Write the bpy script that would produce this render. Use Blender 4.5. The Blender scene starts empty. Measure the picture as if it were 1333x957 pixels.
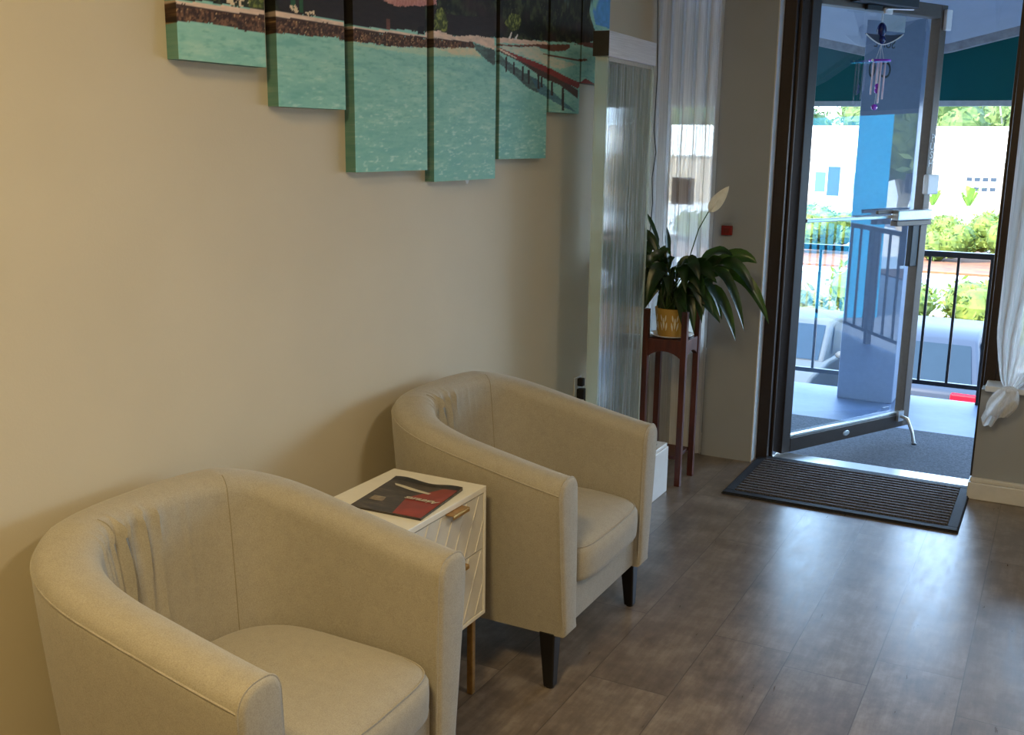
import bpy, bmesh, math, random
import numpy as np
from mathutils import Vector, Matrix, noise
PI = math.pi
SC = bpy.context.scene
COL = SC.collection
rnd = random.Random(7)

# ------------------------------------------------------------------ materials
def lin(c):
    return tuple(((v / 12.92) if v <= 0.04045 else ((v + 0.055) / 1.055) ** 2.4) for v in c)
def srgb(r, g, b):
    return lin((r / 255, g / 255, b / 255)) + (1.0,)
class NT:
    def __init__(s, name):
        s.m = bpy.data.materials.new(name); s.m.use_nodes = True
        s.t = s.m.node_tree; s.n = s.t.nodes; s.l = s.t.links
        s.b = s.n['Principled BSDF']; s.out = s.n['Material Output']
    def node(s, typ, **kw):
        n = s.n.new(typ)
        for k, v in kw.items():
            if k.startswith('i_'):
                n.inputs[k[2:].replace('_', ' ')].default_value = v
            else: setattr(n, k, v)
        return n
    def link(s, a, b): s.l.new(a, b)
    def coord(s, scale=(1, 1, 1), kind='Object', rot=(0, 0, 0)):
        tc = s.node('ShaderNodeTexCoord'); mp = s.node('ShaderNodeMapping')
        mp.inputs['Scale'].default_value = scale; mp.inputs['Rotation'].default_value = rot
        s.link(tc.outputs[kind], mp.inputs['Vector']); return mp.outputs['Vector']
    def noise(s, vec, scale, detail=4, rough=0.55):
        n = s.node('ShaderNodeTexNoise'); n.inputs['Scale'].default_value = scale
        n.inputs['Detail'].default_value = detail; n.inputs['Roughness'].default_value = rough
        s.link(vec, n.inputs['Vector']); return n.outputs['Fac']
    def ramp(s, fac, stops):
        r = s.node('ShaderNodeValToRGB'); e = r.color_ramp.elements
        while len(e) < len(stops): e.new(0.5)
        for k, (p, c) in enumerate(stops): e[k].position = p; e[k].color = c
        s.link(fac, r.inputs['Fac']); return r.outputs['Color']
    def math(s, op, a, b=None):
        n = s.node('ShaderNodeMath', operation=op)
        for i, v in enumerate((a, b)):
            if v is None: continue
            if isinstance(v, (int, float)): n.inputs[i].default_value = v
            else: s.link(v, n.inputs[i])
        return n.outputs[0]
    def mixc(s, fac, a, b, mode='MIX'):
        n = s.node('ShaderNodeMix', data_type='RGBA', blend_type=mode)
        for sock, v in ((n.inputs[0], fac), (n.inputs[6], a), (n.inputs[7], b)):
            if isinstance(v, (int, float, tuple)): sock.default_value = v
            else: s.link(v, sock)
        return n.outputs[2]
    def bump(s, h, strength=0.2, dist=0.002):
        b = s.node('ShaderNodeBump'); b.inputs['Strength'].default_value = strength
        b.inputs['Distance'].default_value = dist; s.link(h, b.inputs['Height'])
        s.link(b.outputs['Normal'], s.b.inputs['Normal']); return b.outputs['Normal']
    def set(s, color=None, rough=None, metal=None, spec=None):
        if color is not None:
            if isinstance(color, tuple): s.b.inputs['Base Color'].default_value = color
            else: s.link(color, s.b.inputs['Base Color'])
        if rough is not None:
            if isinstance(rough, (int, float)): s.b.inputs['Roughness'].default_value = rough
            else: s.link(rough, s.b.inputs['Roughness'])
        if metal is not None: s.b.inputs['Metallic'].default_value = metal
        if spec is not None: s.b.inputs['Specular IOR Level'].default_value = spec
        return s
def dim(c, f): return (c[0] * f, c[1] * f, c[2] * f, 1)
def plain(name, c, rough=0.5, metal=0.0, var=0.12, scale=30, bump=0.0, spec=None):
    t = NT(name); v = t.coord(); f = t.noise(v, scale)
    t.set(t.ramp(f, [(0.3, dim(c, 1 - var)), (0.7, dim(c, 1 + var * 0.5))]), rough, metal, spec)
    if bump: t.bump(f, bump)
    return t.m
M = {}
def build_materials():
    # painted plaster, faint orange peel
    t = NT('wall_paint'); v = t.coord(); f = t.noise(v, 2.0, 3); f2 = t.noise(v, 160, 3)
    c = srgb(206, 194, 168)
    t.set(t.ramp(f, [(0.3, dim(c, 0.96)), (0.7, dim(c, 1.03))]), 0.62); t.bump(f2, 0.12, 0.002); M['wall'] = t.m
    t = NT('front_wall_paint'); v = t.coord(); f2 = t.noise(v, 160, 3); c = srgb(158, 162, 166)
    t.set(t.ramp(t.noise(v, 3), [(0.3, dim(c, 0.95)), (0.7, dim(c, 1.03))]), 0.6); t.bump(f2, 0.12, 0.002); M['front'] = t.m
    M['ceil'] = plain('ceiling_paint', srgb(225, 222, 214), 0.8)
    M['white_trim'] = plain('white_trim_paint', srgb(214, 212, 208), 0.45, var=0.05)
    # wood-look vinyl planks running along the room
    t = NT('plank_floor'); tc = t.node('ShaderNodeTexCoord'); sx = t.node('ShaderNodeSeparateXYZ')
    t.link(tc.outputs['Object'], sx.inputs[0])
    u = t.math('DIVIDE', t.math('ADD', sx.outputs['X'], 0.122 + 2.37), 0.237)
    iu = t.math('FLOOR', u); fu = t.math('FRACT', u)
    wn = t.node('ShaderNodeTexWhiteNoise', noise_dimensions='1D'); t.link(iu, wn.inputs['W'])
    w = t.math('DIVIDE', t.math('ADD', sx.outputs['Y'], t.math('MULTIPLY', wn.outputs['Value'], 1.22)), 1.22)
    iw = t.math('FLOOR', w); fw = t.math('FRACT', w)
    cx = t.node('ShaderNodeCombineXYZ'); t.link(iu, cx.inputs[0]); t.link(iw, cx.inputs[1])
    wn2 = t.node('ShaderNodeTexWhiteNoise', noise_dimensions='2D'); t.link(cx.outputs[0], wn2.inputs['Vector'])
    def edge(fr, wd): return t.math('LESS_THAN', t.math('MINIMUM', fr, t.math('SUBTRACT', 1.0, fr)), wd)
    seam = t.math('MAXIMUM', edge(fu, 0.006), edge(fw, 0.0011))
    off = t.node('ShaderNodeVectorMath', operation='ADD'); t.link(tc.outputs['Object'], off.inputs[0])
    sc2 = t.node('ShaderNodeVectorMath', operation='SCALE'); t.link(wn2.outputs['Color'], sc2.inputs[0]); sc2.inputs['Scale'].default_value = 9
    t.link(sc2.outputs[0], off.inputs[1])
    mp = t.node('ShaderNodeMapping'); mp.inputs['Scale'].default_value = (16, 2.2, 1); t.link(off.outputs[0], mp.inputs['Vector'])
    g = t.noise(mp.outputs['Vector'], 3.0, 8, 0.65); blotch = t.noise(off.outputs[0], 8.5, 6, 0.66)
    grain = t.math('ADD', t.math('MULTIPLY', g, 0.42), t.math('MULTIPLY', blotch, 0.58))
    col = t.ramp(grain, [(0.34, srgb(90, 78, 67)), (0.5, srgb(120, 106, 92)), (0.66, srgb(152, 138, 122))])
    col = t.mixc(t.math('MULTIPLY', wn2.outputs['Value'], 0.22), col, srgb(96, 82, 70))
    col = t.mixc(t.math('MULTIPLY', seam, 0.75), col, srgb(70, 60, 52))
    rough = t.math('ADD', 0.2, t.math('MULTIPLY', g, 0.24))
    t.set(col, rough); t.b.inputs['Specular IOR Level'].default_value = 0.6
    t.bump(t.math('SUBTRACT', g, t.math('MULTIPLY', seam, 0.6)), 0.25, 0.0015); M['floor'] = t.m
    # linen upholstery
    def fabric(name, c):
        t = NT(name); v = t.coord((1, 1, 1)); n1 = t.noise(v, 450, 2); n2 = t.noise(v, 38, 5, 0.7); n3 = t.noise(v, 5, 2)
        wv = t.node('ShaderNodeTexWave', wave_type='BANDS', bands_direction='Z'); wv.inputs['Scale'].default_value = 260; wv.inputs['Distortion'].default_value = 6
        wv.inputs['Detail'].default_value = 2; t.link(v, wv.inputs['Vector'])
        f = t.math('ADD', t.math('MULTIPLY', n1, 0.72), t.math('MULTIPLY', n2, 0.28))
        t.set(t.ramp(f, [(0.34, dim(c, 0.82)), (0.5, c), (0.66, dim(c, 1.14))]), 0.95, spec=0.15)
        t.b.inputs['Sheen Weight'].default_value = 0.25; t.b.inputs['Sheen Roughness'].default_value = 0.5
        t.bump(t.math('ADD', n1, t.math('MULTIPLY', wv.outputs['Fac'], 0.6)), 0.22, 0.0012); return t.m
    M['linen'] = fabric('beige_linen', srgb(167, 159, 144))
    M['seam'] = plain('linen_seam', srgb(150, 140, 118), 0.95)
    t = NT('black_leg_wood'); t.set(srgb(22, 19, 18), 0.35); M['leg'] = t.m
    M['lacquer'] = plain('white_lacquer', srgb(232, 226, 212), 0.35, var=0.04)
    M['drawer'] = plain('drawer_white', srgb(214, 208, 196), 0.45, var=0.05)
    M['brass'] = plain('brushed_brass', srgb(196, 152, 88), 0.36, 0.85, 0.2, 60)
    M['gap'] = plain('shadow_gap', srgb(60, 54, 46), 0.8)
    # cherry wood of the plant stand
    t = NT('cherry_wood'); v = t.coord((14, 14, 1.2)); f = t.noise(v, 4, 6, 0.6)
    t.set(t.ramp(f, [(0.3, srgb(52, 21, 11)), (0.6, srgb(88, 39, 21)), (0.8, srgb(110, 52, 28))]), 0.38); M['cherry'] = t.m
    t = NT('leaf_green'); v = t.coord(); f = t.noise(v, 9, 3)
    t.set(t.ramp(f, [(0.3, srgb(10, 26, 9)), (0.55, srgb(20, 44, 15)), (0.8, srgb(44, 76, 26))]), 0.3)
    t.b.inputs['Subsurface Weight'].default_value = 0.0; M['leaf'] = t.m
    tr = t.node('ShaderNodeBsdfTranslucent'); tr.inputs['Color'].default_value = srgb(110, 160, 45)
    mx = t.node('ShaderNodeMixShader'); mx.inputs[0].default_value = 0.1
    t.link(t.b.outputs[0], mx.inputs[1]); t.link(tr.outputs[0], mx.inputs[2]); t.link(mx.outputs[0], t.out.inputs['Surface'])
    M['stem'] = plain('stem_green', srgb(52, 78, 30), 0.5)
    M['spathe'] = plain('spathe_white', srgb(248, 250, 246), 0.5)
    M['pot'] = plain('mustard_glaze', srgb(182, 142, 64), 0.25, var=0.08, scale=12)
    M['pot_leaf'] = plain('cream_glaze', srgb(226, 216, 184), 0.3)
    M['soil'] = plain('potting_soil', srgb(40, 30, 22), 0.95, bump=0.5)
    M['china'] = plain('white_china', srgb(225, 222, 214), 0.2, var=0.03)
    # bronze anodised aluminium
    M['bronze'] = plain('bronze_aluminium', srgb(58, 48, 42), 0.42, 0.55, 0.1, 60)
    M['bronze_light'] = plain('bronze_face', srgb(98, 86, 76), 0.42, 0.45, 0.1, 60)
    M['alu'] = plain('satin_aluminium', srgb(196, 194, 190), 0.32, 0.85, 0.08, 80)
    M['black_metal'] = plain('black_painted_metal', srgb(24, 23, 24), 0.45)
    M['white_plastic'] = plain('white_plastic', srgb(226, 226, 222), 0.4, var=0.03)
    M['black_plastic'] = plain('black_plastic', srgb(22, 22, 24), 0.45)
    M['red'] = plain('red_enamel', srgb(140, 26, 18), 0.4)
    M['maroon'] = plain('maroon_sign', srgb(120, 30, 22), 0.6)
    # clear glazing: see-through with a mirror-like share that follows the viewing angle physically
    def glass(name, gain, base, tint=(0.93, 0.97, 0.97, 1)):
        t = NT(name); t.n.remove(t.b)
        tr = t.node('ShaderNodeBsdfTransparent'); tr.inputs['Color'].default_value = tint
        gl = t.node('ShaderNodeBsdfGlossy'); gl.inputs['Roughness'].default_value = 0.0; gl.inputs['Color'].default_value = (0.9, 0.95, 1, 1)
        fr = t.node('ShaderNodeFresnel'); fr.inputs['IOR'].default_value = 1.5
        mx = t.node('ShaderNodeMixShader')
        t.link(t.math('MINIMUM', t.math('ADD', t.math('MULTIPLY', fr.outputs[0], gain), base), 0.9), mx.inputs[0])
        t.link(tr.outputs[0], mx.inputs[1]); t.link(gl.outputs[0], mx.inputs[2]); t.link(mx.outputs[0], t.out.inputs['Surface'])
        return t.m
    M['glass'] = glass('door_glass', 1.7, 0.02)
    M['window_glass'] = glass('window_glass', 1.6, 0.0, (0.95, 0.98, 0.97, 1))
    # rippling water film inside the acrylic wall
    t = NT('water_film'); t.n.remove(t.b); v = t.coord((26, 26, 0.9)); f = t.noise(v, 2.4, 5, 0.6); fine = t.noise(t.coord((60, 60, 5)), 3, 4)
    tr = t.node('ShaderNodeBsdfTransparent'); tr.inputs['Color'].default_value = (0.86, 0.93, 0.95, 1)
    gl = t.node('ShaderNodeBsdfGlossy'); gl.inputs['Roughness'].default_value = 0.012
    df = t.node('ShaderNodeBsdfTranslucent'); df.inputs['Color'].default_value = (0.85, 0.92, 0.97, 1)
    dd = t.node('ShaderNodeBsdfDiffuse'); dd.inputs['Color'].default_value = (0.8, 0.87, 0.92, 1)
    bp = t.node('ShaderNodeBump'); bp.inputs['Strength'].default_value = 0.2; bp.inputs['Distance'].default_value = 0.004
    t.link(t.math('ADD', f, t.math('MULTIPLY', fine, 0.12)), bp.inputs['Height']); t.link(bp.outputs[0], gl.inputs['Normal'])
    m0 = t.node('ShaderNodeMixShader'); t.link(df.outputs[0], m0.inputs[1]); t.link(dd.outputs[0], m0.inputs[2]); m0.inputs[0].default_value = 0.5
    m1 = t.node('ShaderNodeMixShader'); t.link(tr.outputs[0], m1.inputs[1]); t.link(m0.outputs[0], m1.inputs[2])
    t.link(t.ramp(f, [(0.44, (0.08, 0.08, 0.08, 1)), (0.6, (0.6, 0.6, 0.6, 1))]), m1.inputs[0])
    fr = t.node('ShaderNodeFresnel'); fr.inputs['IOR'].default_value = 1.5; t.link(bp.outputs[0], fr.inputs['Normal'])
    m2 = t.node('ShaderNodeMixShader'); t.link(t.math('MINIMUM', t.math('ADD', t.math('MULTIPLY', fr.outputs[0], 1.6), 0.08), 0.7), m2.inputs[0])
    t.link(m1.outputs[0], m2.inputs[1]); t.link(gl.outputs[0], m2.inputs[2]); t.link(m2.outputs[0], t.out.inputs['Surface']); M['water'] = t.m
    t = NT('clear_acrylic'); t.n.remove(t.b); tr = t.node('ShaderNodeBsdfTransparent'); tr.inputs['Color'].default_value = (0.9, 0.95, 0.94, 1)
    pb = t.node('ShaderNodeBsdfPrincipled'); pb.inputs['Base Color'].default_value = srgb(226, 240, 236); pb.inputs['Roughness'].default_value = 0.15
    mx = t.node('ShaderNodeMixShader'); mx.inputs[0].default_value = 0.3
    t.link(tr.outputs[0], mx.inputs[1]); t.link(pb.outputs[0], mx.inputs[2]); t.link(mx.outputs[0], t.out.inputs['Surface']); M['acrylic'] = t.m
    t = NT('brushed_steel'); v = t.coord((1, 1, 90)); f = t.noise(v, 6, 4)
    t.set(t.ramp(f, [(0.3, srgb(196, 192, 190)), (0.7, srgb(230, 228, 226))]), 0.34, 0.35); M['steel'] = t.m
    M['shaded_steel'] = plain('shadowed_steel', srgb(62, 58, 54), 0.45, 0.5)
    # sheer curtain voile
    def voile(name, op):
        t = NT(name); t.n.remove(t.b); v = t.coord((70, 70, 1)); f = t.noise(v, 3, 3)
        tr = t.node('ShaderNodeBsdfTransparent'); tl = t.node('ShaderNodeBsdfTranslucent'); df = t.node('ShaderNodeBsdfDiffuse')
        tl.inputs['Color'].default_value = srgb(240, 240, 240); df.inputs['Color'].default_value = srgb(236, 235, 232)
        a = t.node('ShaderNodeMixShader'); a.inputs[0].default_value = 0.5; t.link(tl.outputs[0], a.inputs[1]); t.link(df.outputs[0], a.inputs[2])
        b = t.node('ShaderNodeMixShader'); t.link(t.ramp(f, [(0.3, (op - 0.12,) * 3 + (1,)), (0.7, (op + 0.12,) * 3 + (1,))]), b.inputs[0])
        t.link(tr.outputs[0], b.inputs[1]); t.link(a.outputs[0], b.inputs[2]); t.link(b.outputs[0], t.out.inputs['Surface']); return t.m
    M['voile'] = voile('sheer_voile', 0.74)
    M['voile_left'] = voile('full_length_voile', 0.88)
    M['voile_dense'] = voile('gathered_voile', 0.86)
    # door mat
    t = NT('mat_rib'); v = t.coord(); f = t.noise(v, 260, 3); t.set(t.ramp(f, [(0.35, srgb(40, 38, 40)), (0.7, srgb(110, 106, 108))]), 0.9); t.bump(f, 0.8, 0.004); M['mat_rib'] = t.m
    M['mat_rubber'] = plain('mat_rubber', srgb(26, 26, 30), 0.75, var=0.3, scale=120, bump=0.3)
    # outdoors
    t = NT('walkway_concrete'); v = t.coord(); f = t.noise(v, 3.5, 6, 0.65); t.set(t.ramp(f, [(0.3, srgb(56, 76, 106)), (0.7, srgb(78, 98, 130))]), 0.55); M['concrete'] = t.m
    t = NT('outdoor_carpet'); v = t.coord(); f = t.noise(v, 110, 4, 0.7); t.set(t.ramp(f, [(0.35, srgb(34, 38, 46)), (0.7, srgb(82, 87, 96))]), 0.95); t.bump(f, 0.5, 0.004); M['carpet'] = t.m
    M['soffit'] = plain('soffit_paint', srgb(168, 174, 184), 0.8, var=0.06, scale=6)
    M['soffit_edge'] = plain('soffit_edge_paint', srgb(160, 162, 164), 0.7, var=0.25, scale=24, bump=0.5)
    t = NT('teal_canvas'); f = t.noise(t.coord(), 2.5, 3); c = srgb(0, 100, 98); t.set(t.ramp(f, [(0.3, dim(c, 0.85)), (0.7, c)]), 0.8)
    tl = t.node('ShaderNodeBsdfTranslucent'); tl.inputs['Color'].default_value = srgb(0, 84, 84); mx = t.node('ShaderNodeMixShader'); mx.inputs[0].default_value = 0.3
    t.link(t.b.outputs[0], mx.inputs[1]); t.link(tl.outputs[0], mx.inputs[2]); t.link(mx.outputs[0], t.out.inputs['Surface']); M['teal'] = t.m
    M['valance_trim'] = plain('valance_trim', srgb(178, 184, 182), 0.7)
    M['pillar'] = plain('pillar_paint', srgb(120, 137, 162), 0.6, var=0.06, scale=40, bump=0.15)
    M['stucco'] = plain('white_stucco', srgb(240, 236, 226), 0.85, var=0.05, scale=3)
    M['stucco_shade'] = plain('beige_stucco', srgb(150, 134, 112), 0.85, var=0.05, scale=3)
    M['shutter'] = plain('shutter_white', srgb(160, 152, 140), 0.6)
    M['pane'] = plain('dark_pane', srgb(40, 48, 56), 0.4, spec=0.1)
    M['sign_blue'] = plain('blue_sign', srgb(44, 72, 108), 0.5)
    M['sky_blue_wall'] = plain('blue_painted_wall', srgb(24, 140, 172), 0.7, var=0.08, scale=1.2)
    M['asphalt'] = plain('asphalt', srgb(92, 94, 98), 0.9, var=0.1, scale=2)
    M['pavement'] = plain('pale_pavement', srgb(188, 182, 172), 0.9, var=0.05, scale=1)
    t = NT('mulch'); f = t.noise(t.coord(), 2.2, 7, 0.7); t.set(t.ramp(f, [(0.3, srgb(66, 36, 16)), (0.55, srgb(100, 58, 28)), (0.75, srgb(72, 74, 28))]), 0.95); M['mulch'] = t.m
    def foliage(name, a, b, c, s=2.0):
        t = NT(name); f = t.noise(t.coord(), s, 4, 0.7); t.set(t.ramp(f, [(0.3, a), (0.5, b), (0.72, c)]), 0.75)
        tl = t.node('ShaderNodeBsdfTranslucent'); tl.inputs['Color'].default_value = c; mx = t.node('ShaderNodeMixShader'); mx.inputs[0].default_value = 0.3
        t.link(t.b.outputs[0], mx.inputs[1]); t.link(tl.outputs[0], mx.inputs[2]); t.link(mx.outputs[0], t.out.inputs['Surface']); return t.m
    M['bush'] = foliage('bush_leaves', srgb(48, 66, 16), srgb(82, 98, 26), srgb(116, 124, 44), 3)
    M['bush_pale'] = foliage('pale_bush_leaves', srgb(60, 70, 36), srgb(94, 98, 58), srgb(122, 118, 80), 3)
    M['tree'] = foliage('tree_leaves', srgb(46, 66, 24), srgb(76, 94, 40), srgb(108, 120, 62), 1)
    M['palm'] = foliage('palm_leaves', srgb(60, 100, 22), srgb(88, 124, 30), srgb(112, 138, 44), 2)
    M['trunk'] = plain('tree_trunk', srgb(170, 156, 136), 0.9)
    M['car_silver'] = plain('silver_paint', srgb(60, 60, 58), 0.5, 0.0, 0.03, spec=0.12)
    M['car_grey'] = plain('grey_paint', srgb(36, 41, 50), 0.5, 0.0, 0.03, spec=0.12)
    M['car_glass'] = plain('car_window', srgb(26, 36, 44), 0.4, 0.0, 0.1, 2, spec=0.06)
    M['tyre'] = plain('tyre_rubber', srgb(28, 28, 28), 0.85)
    M['tail'] = plain('tail_lamp', srgb(150, 8, 22), 0.4, spec=0.1)
    M['lamp'] = plain('head_lamp', srgb(226, 228, 228), 0.15)
    M['navy'] = plain('navy_glass', srgb(16, 26, 92), 0.25, var=0.4, scale=120)
    M['dark_wing'] = plain('dark_violet_wing', srgb(24, 16, 46), 0.35)
    M['wing_edge'] = plain('pale_wing_edge', srgb(220, 218, 214), 0.4)
    M['violet'] = plain('violet_bead', srgb(150, 60, 196), 0.15)
    M['chime'] = plain('chime_tube', srgb(196, 178, 188), 0.3, 0.6)
    M['letter'] = plain('vinyl_letter_grey', srgb(30, 32, 38), 0.6)
    M['letter_white'] = plain('letter_white', srgb(226, 226, 222), 0.5)
    t = NT('pale_sticker'); t.n.remove(t.b); tr = t.node('ShaderNodeBsdfTransparent'); df = t.node('ShaderNodeBsdfDiffuse'); df.inputs['Color'].default_value = srgb(198, 206, 208)
    mx = t.node('ShaderNodeMixShader'); mx.inputs[0].default_value = 0.45; t.link(tr.outputs[0], mx.inputs[1]); t.link(df.outputs[0], mx.inputs[2]); t.link(mx.outputs[0], t.out.inputs['Surface']); M['sticker'] = t.m
    # magazine cover inks
    t = NT('cover_dark'); v = t.coord((3, 14, 1), rot=(0, 0, 0.4)); f = t.noise(v, 5, 6, 0.7)
    t.set(t.ramp(f, [(0.35, srgb(22, 20, 20)), (0.55, srgb(62, 54, 46)), (0.75, srgb(116, 102, 84))]), 0.28); M['cover'] = t.m
    t = NT('cover_red'); f = t.noise(t.coord(), 12, 4); t.set(t.ramp(f, [(0.35, srgb(112, 26, 16)), (0.7, srgb(160, 48, 28))]), 0.28); M['cover_red'] = t.m
    M['cover_pale'] = plain('cover_pale', srgb(206, 198, 176), 0.3)
    M['cover_black'] = plain('cover_black', srgb(18, 16, 16), 0.28)
    M['paper_grey'] = plain('cover_photo_tone', srgb(150, 132, 108), 0.3, var=0.6, scale=90)
    M['paper'] = plain('page_edges', srgb(206, 200, 188), 0.8)
    # printed canvas: the picture is a colour attribute painted below
    t = NT('printed_canvas'); a = t.node('ShaderNodeVertexColor', layer_name='print'); f = t.noise(t.coord(), 700, 2)
    t.set(a.outputs['Color'], 0.6, spec=0.3); t.bump(f, 0.15, 0.001); M['print'] = t.m

# ------------------------------------------------------------------ mesh helpers
class MB:
    def __init__(s): s.v = []; s.f = []; s.mi = []; s.cur = 0
    def add(s, vs, fs, mi=None):
        o = len(s.v); s.v += [tuple(p) for p in vs]; s.f += [tuple(i + o for i in f) for f in fs]
        s.mi += [s.cur if mi is None else mi] * len(fs); return s
    def box(s, x0, x1, y0, y1, z0, z1, mi=None):
        v = [(x, y, z) for z in (z0, z1) for y in (y0, y1) for x in (x0, x1)]
        return s.add(v, [(0, 2, 3, 1), (4, 5, 7, 6), (0, 1, 5, 4), (2, 6, 7, 3), (0, 4, 6, 2), (1, 3, 7, 5)], mi)
    def hexa(s, bot, top, mi=None):
        return s.add(list(bot) + list(top), [(3, 2, 1, 0), (4, 5, 6, 7), (0, 1, 5, 4), (1, 2, 6, 5), (2, 3, 7, 6), (3, 0, 4, 7)], mi)
    def tube(s, pts, r, n=8, mi=None, caps=True):
        P = [Vector(p) for p in pts]; rr = r if isinstance(r, (list, tuple)) else [r] * len(P)
        vs = []; up = None
        for i, p in enumerate(P):
            d = (P[min(i + 1, len(P) - 1)] - P[max(i - 1, 0)]).normalized()
            if up is None:
                up = Vector((0, 0, 1)) if abs(d.z) < 0.9 else Vector((1, 0, 0))
            a = d.cross(up).normalized(); b = a.cross(d).normalized(); up = b
            for k in range(n):
                t = 2 * PI * k / n; vs.append(p + (a * math.cos(t) + b * math.sin(t)) * rr[i])
        fs = [(i * n + k, i * n + (k + 1) % n, (i + 1) * n + (k + 1) % n, (i + 1) * n + k) for i in range(len(P) - 1) for k in range(n)]
        if caps: fs += [tuple(range(n))[::-1], tuple(range((len(P) - 1) * n, len(P) * n))]
        return s.add(vs, fs, mi)
    def lathe(s, prof, n=40, c=(0, 0), mi=None, closed=False):
        vs = [(c[0] + r * math.cos(2 * PI * k / n), c[1] + r * math.sin(2 * PI * k / n), z) for r, z in prof for k in range(n)]
        m = len(prof)
        fs = [(i * n + k, i * n + (k + 1) % n, ((i + 1) % m) * n + (k + 1) % n, ((i + 1) % m) * n + k) for i in range(m if closed else m - 1) for k in range(n)]
        if not closed: fs += [tuple(range(n))[::-1], tuple(range((m - 1) * n, m * n))]
        return s.add(vs, fs, mi)
    def ball(s, c, r, n=12, m=8, sc=(1, 1, 1), mi=None):
        vs = []; fs = []
        for i in range(m + 1):
            t = PI * i / m
            for k in range(n):
                a = 2 * PI * k / n
                vs.append((c[0] + r * sc[0] * math.sin(t) * math.cos(a), c[1] + r * sc[1] * math.sin(t) * math.sin(a), c[2] + r * sc[2] * math.cos(t)))
        for i in range(m):
            for k in range(n): fs.append((i * n + k, (i + 1) * n + k, (i + 1) * n + (k + 1) % n, i * n + (k + 1) % n))
        return s.add(vs, fs, mi)
    def prism(s, poly, z0, z1, mi=None):
        n = len(poly); vs = [(x, y, z0) for x, y in poly] + [(x, y, z1) for x, y in poly]
        return s.add(vs, [tuple(range(n))[::-1], tuple(range(n, 2 * n))] + [(i, (i + 1) % n, n + (i + 1) % n, n + i) for i in range(n)], mi)
    def xf(s, mat):
        s.v = [tuple(mat @ Vector(p)) for p in s.v]; return s
    def build(s, name, mats, parent=None, bevel=0, smooth=None, seg=2, weld=False):
        me = bpy.data.meshes.new(name); me.from_pydata(s.v, [], s.f)
        for m in (mats if isinstance(mats, (list, tuple)) else [mats]): me.materials.append(m)
        me.polygons.foreach_set('material_index', s.mi)
        bm = bmesh.new(); bm.from_mesh(me)
        if weld: bmesh.ops.remove_doubles(bm, verts=bm.verts, dist=1e-5)
        bmesh.ops.recalc_face_normals(bm, faces=bm.faces); bm.to_mesh(me); bm.free()
        if smooth is not None:
            me.shade_smooth()
            if smooth < 180: me.set_sharp_from_angle(angle=math.radians(smooth))
        me.update()
        o = bpy.data.objects.new(name, me); COL.objects.link(o)
        if parent is not None: o.parent = parent
        if bevel:
            b = o.modifiers.new('bevel', 'BEVEL'); b.width = bevel; b.segments = seg; b.limit_method = 'ANGLE'; b.angle_limit = math.radians(35)
        return o
def tag(o, label=None, cat=None, group=None, kind=None):
    if label: o['label'] = label
    if cat: o['category'] = cat
    if group: o['group'] = group
    if kind: o['kind'] = kind
    return o
def thing(name, label, cat, loc=(0, 0, 0), rz=0.0, group=None, kind=None):
    o = bpy.data.objects.new(name, None); COL.objects.link(o); o.location = loc; o.rotation_euler = (0, 0, rz)
    o.empty_display_size = 0.1
    return tag(o, label, cat, group, kind)
def copy_tree(o, parent=None):
    c = o.copy(); COL.objects.link(c); c.parent = parent
    for ch in list(o.children): copy_tree(ch, c)
    return c
def struct(name, mb, m, parent=None, **k):
    o = mb.build(name, m, parent, **k)
    if parent is None: o['kind'] = 'structure'
    return o
def text(name, body, size, mat, parent, matrix, extrude=0.0006, shear=0.0, bold=0.0, spacing=1.0):
    cu = bpy.data.curves.new(name, 'FONT'); cu.body = body; cu.size = size; cu.extrude = extrude; cu.shear = shear; cu.offset = bold
    cu.align_x = 'CENTER'; cu.align_y = 'CENTER'; cu.space_character = spacing
    tmp = bpy.data.objects.new(name + '_tmp', cu); COL.objects.link(tmp)
    dg = bpy.context.evaluated_depsgraph_get(); me = bpy.data.meshes.new_from_object(tmp.evaluated_get(dg))
    bpy.data.objects.remove(tmp); bpy.data.curves.remove(cu)
    me.name = name; me.materials.clear(); me.materials.append(mat)
    o = bpy.data.objects.new(name, me); COL.objects.link(o); o.parent = parent; o.matrix_local = matrix
    return o
build_materials()
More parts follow.
